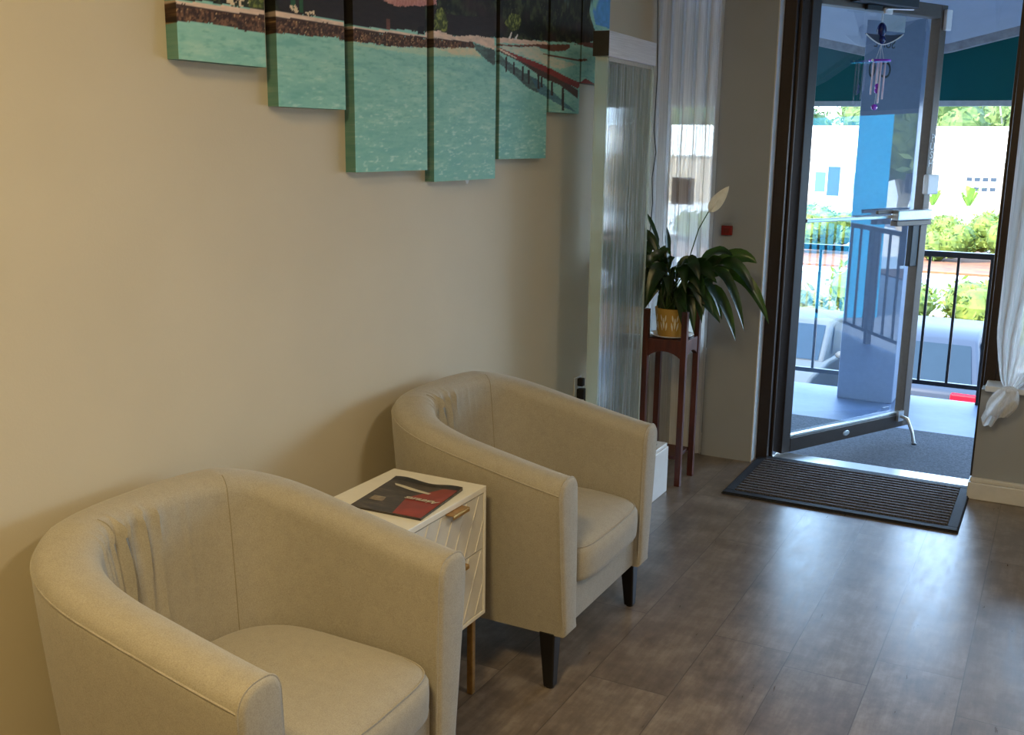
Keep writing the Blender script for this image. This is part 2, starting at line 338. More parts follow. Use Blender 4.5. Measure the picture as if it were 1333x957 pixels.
ART = [
 ('foliage', [(1.651,1.884),(1.642,1.777),(1.733,1.785),(1.848,1.791),(2.034,1.794),(2.349,1.803),(2.729,1.806),(2.916,1.811),(2.993,1.818),(3.174,1.83),(3.271,1.833),(3.569,1.852),(3.876,1.87),(4.013,1.889),(4.003,1.928),(3.955,1.977),(3.94,2.009),(4.011,2.075),(3.815,2.254)]),
 ('sky', [(4.038,2.059),(4.015,2.022),(3.973,1.998),(3.994,1.971),(4.008,1.953),(4.223,1.948),(4.199,2.218)]),
 ('hut', [(2.088,1.843),(2.091,1.804),(2.134,1.798),(2.246,1.8),(2.349,1.801),(2.394,1.793),(2.56,1.799),(2.743,1.814),(2.75,1.886),(2.531,1.874),(2.397,1.878)]),
 ('hut', [(2.785,1.882),(2.784,1.821),(2.901,1.818),(2.954,1.815),(3.174,1.834),(3.172,1.893),(2.916,1.875)]),
 ('thatch', [(2.507,1.878),(2.537,1.872),(2.586,1.867),(2.676,1.875),(2.813,1.893),(2.806,1.928),(2.513,1.892)]),
 ('leaf', [(1.986,1.831),(1.984,1.798),(2.034,1.796),(2.036,1.837)]),
 ('leaf', [(1.828,1.811),(1.849,1.794),(1.903,1.802),(1.905,1.821)]),
 ('leaf', [(2.799,1.859),(2.82,1.883),(2.842,1.889),(2.864,1.869),(2.878,1.849),(2.871,1.822),(2.842,1.82),(2.799,1.823)]),
 ('leaf', [(3.242,1.882),(3.287,1.918),(3.353,1.923),(3.368,1.899),(3.345,1.871),(3.298,1.863)]),
 ('post', [(2.136,1.849),(2.134,1.808),(2.153,1.805),(2.155,1.851)]),
 ('post', [(2.169,1.853),(2.167,1.805),(2.181,1.803),(2.183,1.855)]),
 ('chairs', [(1.909,1.809),(1.908,1.795),(1.94,1.794),(1.984,1.796),(1.98,1.811)]),
 ('chairs', [(2.129,1.818),(2.139,1.8),(2.167,1.802),(2.156,1.818)]),
 ('chairs', [(2.189,1.808),(2.2,1.8),(2.235,1.8),(2.229,1.812)]),
 ('brown', [(2.545,1.826),(2.547,1.798),(2.566,1.799),(2.563,1.828)]),
 ('black', [(2.709,1.821),(2.708,1.799),(2.743,1.802),(2.739,1.824)]),
 ('terrace', [(1.681,1.782),(1.733,1.782),(1.848,1.788),(1.917,1.789),(2.034,1.794),(2.033,1.783),(1.916,1.778),(1.804,1.777),(1.733,1.778),(1.68,1.776)]),
 ('terrace', [(2.034,1.794),(2.134,1.798),(2.349,1.796),(2.349,1.788),(2.2,1.788),(2.033,1.783)]),
 ('terrace', [(2.35,1.79),(2.481,1.791),(2.585,1.798),(2.749,1.799),(2.75,1.811),(2.827,1.82),(2.916,1.811),(3.032,1.825),(3.174,1.826),(3.175,1.79),(3.033,1.804),(2.77,1.795),(2.572,1.79),(2.35,1.785)]),
 ('terrace', [(3.198,1.833),(3.308,1.838),(3.569,1.849),(3.591,1.842),(3.405,1.827),(3.198,1.816)]),
 ('rock', [(1.681,1.777),(1.733,1.778),(1.804,1.777),(1.916,1.777),(2.033,1.782),(2.031,1.742),(1.966,1.742),(1.891,1.744),(1.854,1.747),(1.801,1.745),(1.73,1.739),(1.677,1.736)]),
 ('rock', [(2.033,1.783),(2.2,1.787),(2.349,1.788),(2.38,1.788),(2.379,1.756),(2.347,1.756),(2.256,1.753),(2.142,1.748),(2.031,1.743)]),
 ('rock', [(2.328,1.779),(2.349,1.781),(2.572,1.786),(2.77,1.791),(3.033,1.802),(3.049,1.788),(2.916,1.776),(2.735,1.763),(2.635,1.757),(2.54,1.753),(2.45,1.754),(2.348,1.75),(2.327,1.75)]),
 ('shade', [(2.35,1.785),(2.572,1.79),(2.77,1.795),(3.033,1.804),(3.033,1.8),(2.77,1.791),(2.572,1.785),(2.349,1.779)]),
 ('shade', [(1.733,1.779),(1.916,1.778),(2.033,1.783),(2.2,1.788),(2.349,1.789),(2.348,1.785),(2.199,1.783),(2.033,1.777),(1.916,1.773),(1.732,1.772)]),
 ('shallow', [(2.37,1.749),(2.54,1.751),(2.735,1.762),(3.045,1.786),(3.099,1.757),(2.916,1.751),(2.77,1.741),(2.635,1.742),(2.479,1.74)]),
 ('sand', [(3.198,1.814),(3.337,1.813),(3.486,1.827),(3.528,1.813),(3.636,1.798),(3.833,1.788),(3.683,1.759),(3.572,1.768),(3.457,1.781),(3.338,1.789),(3.235,1.799)]),
 ('sandbright', [(2.805,1.767),(3.045,1.786),(3.082,1.763),(2.916,1.757)]),
 ('piershade', [(3.041,1.801),(3.049,1.784),(3.099,1.761),(3.176,1.738),(3.175,1.79)]),
 ('piershade', [(3.128,1.788),(3.128,1.749),(3.181,1.745),(3.181,1.786)]),
 ('piershade', [(3.199,1.779),(3.208,1.751),(3.311,1.719),(3.43,1.677),(3.513,1.667),(3.533,1.705),(3.389,1.732),(3.272,1.759)]),
 ('piershade2', [(3.513,1.667),(3.589,1.652),(3.736,1.62),(3.844,1.608),(3.689,1.656),(3.543,1.701),(3.439,1.718)]),
 ('wood', [(3.18,1.811),(3.308,1.817),(3.486,1.834),(3.769,1.857),(3.77,1.845),(3.725,1.83),(3.635,1.821),(3.538,1.822),(3.486,1.827),(3.337,1.813),(3.198,1.807)]),
 ('wood', [(3.528,1.806),(3.614,1.801),(3.868,1.8),(3.936,1.809),(3.929,1.816),(3.832,1.807),(3.681,1.806),(3.549,1.807)]),
 ('wood', [(3.781,1.855),(3.84,1.863),(4.015,1.859),(4.013,1.884),(3.888,1.874)]),
 ('pierside', [(3.181,1.788),(3.226,1.785),(3.358,1.765),(3.532,1.723),(3.686,1.703),(3.853,1.66),(3.851,1.692),(3.573,1.752),(3.358,1.778),(3.203,1.796)]),
 ('pierdeck', [(3.18,1.798),(3.207,1.801),(3.357,1.784),(3.478,1.773),(3.584,1.762),(3.73,1.738),(3.849,1.723),(4.012,1.722),(3.922,1.737),(3.898,1.724),(3.851,1.697),(3.731,1.715),(3.585,1.739),(3.358,1.769),(3.203,1.794)]),
 ('pierdeck', [(3.873,1.722),(3.922,1.74),(4.012,1.724),(4.012,1.719),(3.874,1.713)]),
 ('terrace', [(3.119,1.808),(3.18,1.805),(3.262,1.79),(3.338,1.777),(3.329,1.774),(3.253,1.785),(3.18,1.798),(3.119,1.804)]),
 ('pier_post', [(3.252,1.775),(3.253,1.724),(3.266,1.725),(3.265,1.776)]),
 ('pier_post', [(3.308,1.762),(3.309,1.719),(3.323,1.72),(3.321,1.763)]),
 ('pier_post', [(3.373,1.751),(3.375,1.703),(3.39,1.704),(3.389,1.752)]),
 ('pier_post', [(3.42,1.741),(3.422,1.694),(3.438,1.695),(3.436,1.742)]),
 ('pier_post', [(3.497,1.732),(3.499,1.68),(3.516,1.681),(3.514,1.733)]),
 ('pier_post', [(3.524,1.722),(3.525,1.686),(3.542,1.687),(3.54,1.723)]),
 ('pier_post', [(3.609,1.709),(3.611,1.662),(3.631,1.663),(3.629,1.71)]),
 ('pier_post', [(3.705,1.695),(3.709,1.609),(3.73,1.61),(3.725,1.696)]),
 ('white', [(3.27,1.835),(3.293,1.86),(3.3,1.859),(3.287,1.836)]),
 ('white', [(3.313,1.837),(3.336,1.856),(3.344,1.855),(3.329,1.836)]),
]
# ------------------------------------------------------------------ the room
WX = -1.79            # face of the left wall
def room():
    struct('floor', MB().box(-1.91, 2.92, -3.12, 4.97, -0.06, 0), M['floor'])
    struct('ceiling', MB().box(-1.91, 2.92, -3.12, 4.97, 2.8, 2.9), M['ceil'])
    struct('wall_left', MB().box(-1.91, WX, -3.12, 4.97, 0, 2.8), M['wall'])
    struct('wall_right', MB().box(2.8, 2.92, -3.12, 4.97, 0, 2.8), M['wall'])
    struct('wall_back', MB().box(WX, 2.8, -3.12, -3.0, 0, 2.8), M['wall'])
    w = MB()
    w.box(-1.47, -1.225, 4.79, 4.97, 0, 2.8)          # pier beside the door
    w.box(WX, -1.47, 4.83, 4.97, 0, 0.5); w.box(WX, -1.47, 4.83, 4.97, 2.4, 2.8)
    w.box(-1.225, -0.25, 4.84, 4.97, 2.3, 2.8)
    w.box(-0.25, 2.8, 4.775, 4.97, 0, 0.485); w.box(-0.25, 2.8, 4.80, 4.97, 2.4, 2.8)
    struct('wall_front', w, M['front'])
    # white reveal of the pier where it turns to the door frame
    struct('trim_4', MB().box(-1.225, -1.2195, 4.786, 4.865, 0.0, 2.3), M['white_trim'])
    b = MB(); b.box(WX, -1.472, 4.815, 4.83, 0, 0.1); struct('baseboard_front_left', b, M['white_trim'], bevel=0.004)
    b = MB(); b.box(-0.262, 2.8, 4.748, 4.775, 0, 0.075); b.box(-0.255, 2.8, 4.756, 4.775, 0.075, 0.095)
    b.box(-0.262, -0.25, 4.775, 4.86, 0, 0.075)
    struct('baseboard_front_right', b, M['white_trim'], bevel=0.004)
    struct('trim_2', MB().box(-0.235, 2.8, 4.735, 4.97, 0.485, 0.51), M['white_trim'], bevel=0.004)      # right window sill
    struct('trim_3', MB().box(WX, -1.47, 4.80, 4.97, 0.5, 0.52), M['white_trim'], bevel=0.004)           # left window sill
    # door frame
    f = MB(); f.box(-1.2195, -1.165, 4.865, 4.97, 0, 2.3); f.box(-0.25, -0.205, 4.86, 4.97, 0, 2.3); f.box(-1.165, -0.25, 4.865, 4.97, 2.235, 2.3)
    f.box(-1.165, -1.150, 4.905, 4.925, 0, 2.235); f.box(-0.265, -0.25, 4.905, 4.925, 0, 2.235)
    struct('trim_1', f, M['bronze'], bevel=0.003)
    struct('trim_5', MB().box(-1.15, -0.265, 4.912, 5.02, -0.08, 0.006), M['alu'], bevel=0.003)           # door sill plate
    # windows
    def window(name, x0, x1, z0, z1, muls, left_post):
        w = tag(thing(name, None, None), kind='structure'); fr = MB()
        fr.box(x0, x0 + left_post, 4.86, 4.95, z0, z1); fr.box(x1 - 0.045, x1, 4.86, 4.95, z0, z1)
        fr.box(x0 + left_post, x1 - 0.045, 4.86, 4.95, z0, z0 + 0.045); fr.box(x0 + left_post, x1 - 0.045, 4.86, 4.95, z1 - 0.045, z1)
        for m in muls: fr.box(m - 0.022, m + 0.022, 4.86, 4.95, z0 + 0.045, z1 - 0.045)
        fr.build('window_frame', M['bronze'], w, bevel=0.003)
        MB().add([(x0 + left_post - 0.005, 4.905, z0 + 0.04), (x1 - 0.04, 4.905, z0 + 0.04), (x1 - 0.04, 4.905, z1 - 0.04), (x0 + left_post - 0.005, 4.905, z1 - 0.04)], [(0, 1, 2, 3)]).build('window_pane', M['window_glass'], w)
    window('window_1', WX, -1.47, 0.52, 2.4, [], 0.04)
    window('window_2', -0.205, 2.8, 0.51, 2.4, [1.3], 0.075)
def shell_outside():
    # unseen neighbouring shop fronts and roof, added to keep the sun off the walkway
    struct('trim_6', MB().box(-9, -1.91, 4.85, 4.97, -0.1, 2.9).box(2.92, 12, 4.85, 4.97, -0.1, 2.9), M['stucco_shade'])
    struct('roof_slab', MB().box(-9, 12, -3.2, 4.97, 2.9, 3.05), M['soffit'])
    struct('walkway_floor', MB().box(-9, 12, 4.97, 7.0, -0.28, -0.08), M['concrete'])
    s = MB(); e = MB(); n = 85; xs = [-9 + 21 * i / (n - 1) for i in range(n)]
    def zo(x):
        d = abs(((x + 1.02 + 2.4) % 4.8) - 2.4)
        return 2.015 + 0.235 * max(0.0, d - 0.12)
    for i in range(n - 1):
        a, b = xs[i], xs[i + 1]
        s.hexa([(a, 4.97, 2.9), (b, 4.97, 2.9), (b, 7.02, zo(b) + 0.05), (a, 7.02, zo(a) + 0.05)],
               [(a, 4.97, 2.98), (b, 4.97, 2.98), (b, 7.02, zo(b) + 0.13), (a, 7.02, zo(a) + 0.13)])
        e.hexa([(a, 7.02, zo(a)), (b, 7.02, zo(b)), (b, 7.10, zo(b)), (a, 7.10, zo(a))],
               [(a, 7.02, zo(a) + 0.13), (b, 7.02, zo(b) + 0.13), (b, 7.10, zo(b) + 0.13), (a, 7.10, zo(a) + 0.13)])
    struct('walkway_soffit', s, M['soffit'], weld=True); struct('soffit_beam', e, M['soffit_edge'], weld=True)
    aw = thing('awning', 'dark teal canvas awning hanging along the outer edge of the walkway roof', 'awning', (0, 7.12, 1.735))
    MB().box(-9, 12, 0.0, 0.012, 0.03, 1.1).build('awning_canvas', M['teal'], aw)
    MB().box(-9, 12, -0.006, 0.018, 0, 0.034).build('valance_trim', M['valance_trim'], aw, bevel=0.003)
    p = MB(); p.box(-1.185, -0.85, 6.69, 6.92, -0.08, 2.62)
    struct('walkway_pillar', p, M['pillar'], bevel=0.006)
    # railing
    def rail(x0, x1, post_at, label):
        r = thing('railing', label, 'railing', (0, 6.96, -0.08), group=None)
        MB().box(x0, x1, -0.022, 0.022, 0.905, 0.94).build('top_rail', M['black_metal'], r, bevel=0.003)
        MB().box(x0, x1, -0.014, 0.014, 0.09, 0.118).build('bottom_rail', M['black_metal'], r, bevel=0.002)
        k = math.ceil((x0 + 1.404) / 0.1665)
        while -1.404 + 0.1665 * k < x1 - 0.05:
            x = -1.404 + 0.1665 * k; k += 1
            if x < x0 + 0.02 or min(abs(x - q) for q in post_at) < 0.06: continue
            MB().box(x - 0.008, x + 0.008, -0.008, 0.008, 0.118, 0.905).build('baluster', M['black_metal'], r)
        for q in post_at: MB().box(q - 0.022, q + 0.022, -0.022, 0.022, 0, 0.905).build('post', M['black_metal'], r)
    rail(-3.2, -1.19, [-3.17], 'black metal railing left of the blue-grey pillar, seen through the door glass')
    rail(-0.845, 6.2, [-0.82, -0.37, 2.0, 4.2, 6.17], 'black metal railing right of the pillar, crossing the open doorway')
    c = MB().box(-1.6, -0.1, 5.03, 6.08, -0.08, -0.068)
    tag(c.build('walkway_carpet', M['carpet'], bevel=0.003), 'dark grey carpet mat on the walkway outside the door', 'carpet')

# ------------------------------------------------------------------ glass door
def door():
    d = thing('door_1', None, None, (-1.119, 4.96, 0.0), math.radians(62.5)); d['kind'] = 'structure'
    d['label'] = 'bronze framed glass door standing open onto the walkway'
    W, H0, H1, T = 1.015, 0.012, 2.182, 0.055      # face at local y=0 looks into the room
    st = MB(); st.box(0, 0.062, 0, T, H0, H1); o = st.build('hinge_stile', M['bronze'], d, bevel=0.004)
    st = MB(); st.box(W - 0.056, W, 0, T, H0, H1); st.build('latch_stile', M['bronze_light'], d, bevel=0.004)
    MB().box(0.062, W - 0.056, 0, T, H1 - 0.066, H1).build('top_rail', M['bronze_light'], d, bevel=0.003)
    MB().box(0.062, W - 0.056, 0, T, H0, 0.082).build('bottom_rail', M['bronze'], d, bevel=0.003)
    MB().add([(0.055, 0.039, 0.075), (W - 0.05, 0.039, 0.075), (W - 0.05, 0.039, H1 - 0.06), (0.055, 0.039, H1 - 0.06)], [(0, 1, 2, 3)]).build('glass_pane', M['glass'], d)
    bead = MB(); bead.box(0.062, W - 0.056, 0.012, 0.036, 0.082, 0.094); bead.build('glazing_bead', M['alu'], d, bevel=0.002)
    pb = MB(); pb.box(0.062, W - 0.056, -0.004, 0.012, 1.135, 1.152); o = pb.build('push_bar', M['alu'], d, bevel=0.003)
    MB().box(0.70, W - 0.03, -0.045, 0.0, 1.125, 1.178).build('push_paddle', M['alu'], o, bevel=0.006)
    MB().box(0.70, W - 0.03, -0.04, 0.0, 1.098, 1.124).build('paddle_base', M['bronze_light'], o, bevel=0.003)
    MB().box(0.58, 0.70, -0.012, 0.004, 1.16, 1.178).build('keeper_plate', M['bronze_light'], o, bevel=0.003)
    lk = MB(); lk.box(W - 0.075, W + 0.02, -0.03, 0, 1.252, 1.352); lk.build('lock_case', M['white_plastic'], d, bevel=0.006)
    MB().box(W - 0.115, W - 0.056, 0.005, 0.035, 0.88, 1.098).build('latch_housing', M['black_plastic'], d, bevel=0.004)
    mg = MB(); mg.box(W - 0.035, W + 0.012, -0.02, 0, 2.06, 2.16); mg.build('contact_sensor', M['white_plastic'], d, bevel=0.004)
    cl = MB(); cl.box(0.25, 0.70, -0.055, 0.0, 2.137, 2.20); c = cl.build('door_closer', M['black_plastic'], d, bevel=0.006)
    MB().box(0.36, 0.47, -0.02, 0, 2.112, 2.137).build('closer_bracket', M['black_plastic'], c, bevel=0.003)
    MB().tube([(0.69, -0.03, 2.135), (0.48, -0.035, 2.122)], 0.0035, 8).build('closer_arm', M['alu'], c)
    k = MB(); k.box(W - 0.115, W - 0.07, -0.016, 0, 0.05, 0.105); k.tube([(W - 0.09, -0.016, 0.075), (W - 0.088, -0.05, 0.07), (W - 0.07, -0.075, 0.0), (W - 0.062, -0.085, -0.06)], [0.009, 0.009, 0.009, 0.01], 10)
    ks = k.build('kick_stop', M['alu'], d, smooth=40)
    MB().lathe([(0.0, -0.08), (0.013, -0.08), (0.014, -0.062), (0.0, -0.056)], 12, (W - 0.06, -0.087)).build('rubber_foot', M['black_plastic'], ks)
    b = MB(); b.lathe([(0, 0), (0.026, 0.0), (0.022, 0.003), (0, 0.004)], 24)
    b.xf(Matrix.Translation((0.49, 0, 0.045)) @ Matrix.Rotation(PI / 2, 4, 'X') @ Matrix.Diagonal((1, 0.55, 1, 1))); b.build('maker_badge', M['alu'], d)
    R = Matrix.Rotation(PI / 2, 4, 'X')           # upright, readable from the room
    for i, ch in enumerate('PUSH'):
        text('letter', ch, 0.052, M['letter_white'], d, Matrix.Translation((W - 0.028, -0.0012, 1.535 - i * 0.043)) @ R)
    # suite number on the glass, made to be read from the walkway
    Rb = Matrix.Rotation(PI, 4, 'Z') @ R
    text('suite_lettering', 'SUITE', 0.066, M['letter'], d, Matrix.Translation((0.592, 0.0435, 1.978)) @ Rb, spacing=1.0)
    text('suite_lettering', 'C-0', 0.112, M['letter'], d, Matrix.Translation((0.572, 0.0435, 1.851)) @ Rb, spacing=1.05)
    MB().box(0.548, 0.738, 0.0425, 0.0435, 2.036, 2.112).build('pale_sticker', M['sticker'], d)
    # wind chime on a white hook
    Dm = Matrix.Translation((-1.119, 4.96, 0.0)) @ Matrix.Rotation(math.radians(62.5), 4, 'Z')
    hk = MB().box(-0.03, 0.03, -0.012, 0.0, 0, 0.028); hk.xf(Dm @ Matrix.Translation((0.53, -0.0005, 2.104)))
    h = hk.build('adhesive_hook', M['white_plastic'], bevel=0.004); tag(h, 'small white adhesive hook stuck on the top rail of the glass door', 'hook')
    w = thing('wind_chime', 'blue bird wind chime with violet beads hanging inside the glass door', 'wind chime'); w.matrix_world = Dm @ Matrix.Translation((0.488, -0.014, 0))
    MB().tube([(0, 0, 2.122), (-0.004, 0, 2.06)], 0.0012, 6).build('cord', M['wing_edge'], w)
    bd = MB().ball((-0.006, 0, 2.028), 0.026, 16, 12, (0.95, 0.8, 1.35)).ball((0.0, 0, 1.985), 0.022, 14, 10, (1.1, 0.8, 1.0)).build('bird_body', M['navy'], w, smooth=180)
    for sgn, tipx, tipz in ((-1, -0.125, 2.004), (1, 0.155, 2.018)):
        wing = MB(); edge = []; N = 14; vs = []
        for i in range(N + 1):
            t = i / N; x = tipx * t; z = 1.962 + (tipz - 1.962) * t ** 1.6
            hgt = 0.044 * (1 - t ** 1.4) + 0.003
            vs += [(x, -0.004, z), (x, -0.004, z + hgt)]; edge.append((x, -0.005, z))
        wing.add(vs, [(2 * i, 2 * i + 2, 2 * i + 3, 2 * i + 1) for i in range(N)])
        wo = wing.build('wing', M['dark_wing'], w)
        sm = wo.modifiers.new('solid', 'SOLIDIFY'); sm.thickness = 0.004
        MB().tube(edge, 0.0028, 6).build('wing_edge', M['wing_edge'], wo)
    st = MB()
    for x in (-0.032, 0.0, 0.032): st.tube([(0.0, 0, 1.962), (x, 0, 1.892)], 0.001, 5)
    st.build('suspension_thread', M['wing_edge'], w)
    dk = MB().lathe([(0, 1.884), (0.05, 1.884), (0.052, 1.889), (0.05, 1.894), (0, 1.894)], 24); dd = dk.build('violet_disc', M['violet'], w)
    for x in (-0.055, 0.055): MB().ball((x, 0, 1.889), 0.006, 8, 6).build('bead', M['wing_edge'], dd)
    for (x, y, l) in ((-0.03, 0.012, 0.15), (-0.012, -0.018, 0.19), (0.012, 0.018, 0.13), (0.03, -0.01, 0.17)):
        MB().tube([(x, y, 1.882), (x - 0.004, y, 1.882 - l)], 0.0042, 8).build('tube', M['chime'], w, smooth=60)
    cp = MB().tube([(0, 0, 1.884), (-0.012, 0, 1.68)], 0.001, 5); c = cp.build('clapper_line', M['wing_edge'], w)
    for z, r in ((1.772, 0.012), (1.75, 0.013)): MB().ball((-0.008, -0.004, z), r, 12, 8).build('violet_bead', M['violet'], c, smooth=180)
    MB().ball((-0.012, 0, 1.674), 0.016, 10, 8, (1.3, 0.6, 0.9)).build('violet_drop', M['violet'], c, smooth=180)

# ------------------------------------------------------------------ door mat
def door_mat():
    m = thing('door_mat', 'black ribbed doormat on the floor just inside the glass door', 'doormat', (-0.73, 4.585, 0))
    hx, hy = 0.48, 0.317
    b = MB(); b.box(-hx, hx, -hy, hy, 0, 0.006); b.build('rubber_backing', M['mat_rubber'], m, bevel=0.004)
    e = MB(); w = 0.045
    e.box(-hx + 0.004, hx - 0.004, -hy + 0.004, -hy + w, 0.006, 0.012); e.box(-hx + 0.004, hx - 0.004, hy - w, hy - 0.004, 0.006, 0.012)
    e.box(-hx + 0.004, -hx + w, -hy + w, hy - w, 0.006, 0.012); e.box(hx - w, hx - 0.004, -hy + w, hy - w, 0.006, 0.012)
    e.build('border', M['mat_rubber'], m, bevel=0.003)
    r = MB(); n = 15; y0 = -hy + w; p = (2 * hy - 2 * w) / n
    for i in range(n): r.box(-hx + w, hx - w, y0 + p * (i + 0.24), y0 + p * (i + 0.76), 0.006, 0.017)
    r.build('ribbed_pile', M['mat_rib'], m, bevel=0.003)

# ------------------------------------------------------------------ tub armchairs
def make_chair(name, label, loc, group):
    root = thing(name, label, 'armchair', loc, group=group)
    FX, BX, HY = 0.32, -0.335, 0.362
    path = []
    for i in range(26): path.append((FX - (FX - 0.0) * i / 26, -HY))
    for i in range(201):
        ph = PI * i / 200; s, c = math.sin(ph), math.cos(ph); e = 2 / 2.7
        path.append((BX * abs(s) ** e, -HY * math.copysign(abs(c) ** e, c)))
    for i in range(1, 27): path.append((0.0 + FX * i / 26, HY))
    n = len(path); S = [0.0]
    for i in range(1, n): S.append(S[-1] + math.dist(path[i], path[i - 1]))
    Ltot = S[-1]
    def height(x): return 0.622 + 0.130 * min(1, max(0, (FX - x) / 0.62)) ** 1.1
    def profile(i):
        x, y = path[i]; h = height(x); bk = max(0.0, min(1.0, (0.02 - x) / 0.3)); t = 0.108 + 0.022 * bk; r = 0.052
        P = []
        for k in range(13):
            q = k / 12; z = 0.165 + (h - r - 0.165) * q; P.append((0.045 * (1 - q) ** 1.15, z))
        for k in range(1, 17):
            a = PI - PI * k / 16; ex = 0.78
            ca, sa = math.cos(a), math.sin(a)
            P.append((t / 2 + t / 2 * math.copysign(abs(ca) ** ex, ca), h - r + r * abs(sa) ** ex))
        for k in range(1, 13):
            q = k / 12; z = (h - r) * (1 - q) + 0.165 * q; P.append((t + (0.012 + 0.045 * bk) * q ** 0.8, z))
        s = S[i] / Ltot                     # sitting creases inside the back
        for k, (d, z) in enumerate(P):
            if 20 <= k <= 36:
                g = math.exp(-((s - 0.435) / 0.07) ** 2) * math.exp(-((k - 28.5) / 4.2) ** 2)
                ph = s * 260 + (k - 28) * 0.22
                cr = max(0.0, math.sin(ph)) ** 3 * (0.6 + 0.4 * math.sin(s * 95))
                P[k] = (d + 0.030 * g * cr - 0.008 * g, z + 0.009 * g * cr)
        return P
    # normals that point to the inside of the chair
    def inward(i):
        a = path[max(0, i - 1)]; b = path[min(n - 1, i + 1)]
        tx, ty = b[0] - a[0], b[1] - a[1]; l = math.hypot(tx, ty)
        nx, ny = -ty / l, tx / l
        if nx * (0.1 - path[i][0]) - ny * path[i][1] < 0: nx, ny = -nx, -ny
        return nx, ny
    mb = MB(); rings = []
    def ring(i, fwd=0.0, inset=0.0):
        P = profile(i); x, y = path[i]; nx, ny = inward(i); m = len(P)
        if inset:
            Q = []
            for k in range(m):
                a, b = P[k - 1], P[(k + 1) % m]; tx, tz = b[0] - a[0], b[1] - a[1]; l = math.hypot(tx, tz) or 1
                Q.append((P[k][0] + tz / l * inset, P[k][1] - tx / l * inset))
            P = Q
        return [(x + nx * d + fwd, y + ny * d, z) for d, z in P]
    rings = [ring(0, 0.010, 0.014), ring(0, 0.008, 0.006), ring(0, 0.003, 0.0015)] + [ring(i) for i in range(n)] + [ring(n - 1, 0.003, 0.0015), ring(n - 1, 0.008, 0.006), ring(n - 1, 0.010, 0.014)]
    m = len(rings[0]); vs = [p for r in rings for p in r]; fs = []
    for i in range(len(rings) - 1):
        for k in range(m): fs.append((i * m + k, i * m + (k + 1) % m, (i + 1) * m + (k + 1) % m, (i + 1) * m + k))
    fs += [tuple(range(m)), tuple(range((len(rings) - 1) * m, len(rings) * m))[::-1]]
    mb.add(vs, fs); shell = mb.build('tub_shell', M['linen'], root, smooth=55)
    # stitched seams: along the outer edge of the roll, round each arm front, two up the inner back
    sm = MB()
    sm.tube([Vector(r[13]) + Vector((0, 0, 0.001)) for r in rings[3:-3]], 0.0022, 6)
    for e in (3, -4):
        r = rings[e]; sm.tube([Vector(p) + Vector((0.001, 0, 0.0)) for p in r[1:40]], 0.0026, 6)
    sm.build('piping', M['linen'], shell, smooth=60)
    s2 = MB()
    for i in (26 + 74, 26 + 136):
        r = rings[3 + i]; s2.tube([p for p in r[22:40]], 0.0012, 5)
    s2.build('back_seam', M['seam'], shell)
    # front rail under the cushion
    ap = []
    for i in range(33):
        ph = PI * i / 32; s, c = math.sin(ph), math.cos(ph); ap.append((-0.17 * s, -0.236 * math.copysign(abs(c) ** 0.8, c)))
    ap += [(0.306, 0.246), (0.306, -0.246)]
    MB().prism(ap, 0.168, 0.286).build('front_rail', M['linen'], root, bevel=0.006)
    # loose seat cushion
    out = []; N = 96
    for k in range(N):
        a = 2 * PI * k / N; c, s = math.cos(a), math.sin(a)
        if c >= 0: ex = 0.22; x = 0.02 + 0.314 * abs(c) ** ex; y = 0.238 * math.copysign(abs(s) ** ex, s)
        else: ex = 0.85; x = 0.02 - 0.188 * abs(c) ** ex; y = 0.238 * math.copysign(abs(s) ** 0.62, s)
        if c > 0: x += 0.012 * (1 - (y / 0.238) ** 2)
        out.append((x, y))
    lv = [(0.90, 0.286), (0.975, 0.288), (0.995, 0.294), (1.0, 0.308), (1.004, 0.345), (1.0, 0.372), (0.992, 0.386), (0.972, 0.397), (0.93, 0.406), (0.85, 0.415), (0.7, 0.424), (0.5, 0.429), (0.25, 0.432)]
    vs = []
    for sc, z in lv:
        for x, y in out: vs.append((0.05 + (x - 0.05) * sc, y * sc, z + (0.0 if z < 0.38 else -0.010 * max(0, (x - 0.1) / 0.23) ** 2)))
    vs.append((0.05, 0, 0.4325)); c = len(vs) - 1; L = len(lv)
    fs = [(i * N + k, i * N + (k + 1) % N, (i + 1) * N + (k + 1) % N, (i + 1) * N + k) for i in range(L - 1) for k in range(N)]
    fs += [((L - 1) * N + k, (L - 1) * N + (k + 1) % N, c) for k in range(N)] + [tuple(range(N))[::-1]]
    cu = MB().add(vs, fs).build('seat_cushion', M['linen'], root, smooth=180)
    for lev, nm in ((7, 'piping'),):
        ringp = [vs[lev * N + k] for k in range(N)]
        MB().tube([Vector(p) + Vector((0, 0, 0.001)) for p in ringp[-24:] + ringp[:25]], 0.0022, 6).build(nm, M['linen'], cu, smooth=60)
    for sx, sy in ((1, -1), (1, 1), (-1, -1), (-1, 1)):
        cx, cy = (0.272 if sx > 0 else -0.19), sy * (0.295 if sx > 0 else 0.235); l = MB()
        a, b = 0.024, 0.015; ox, oy = sx * 0.006, sy * 0.006
        l.hexa([(cx + ox - b, cy + oy - b, 0.004), (cx + ox + b, cy + oy - b, 0.004), (cx + ox + b, cy + oy + b, 0.004), (cx + ox - b, cy + oy + b, 0.004)],
               [(cx - a, cy - a, 0.17), (cx + a, cy - a, 0.17), (cx + a, cy + a, 0.17), (cx - a, cy + a, 0.17)])
        lo = l.build('leg', M['leg'], root, bevel=0.004)
        MB().lathe([(0, 0), (0.012, 0), (0.012, 0.004), (0, 0.005)], 12, (cx + ox, cy + oy)).build('glide', M['black_plastic'], lo)
    return root

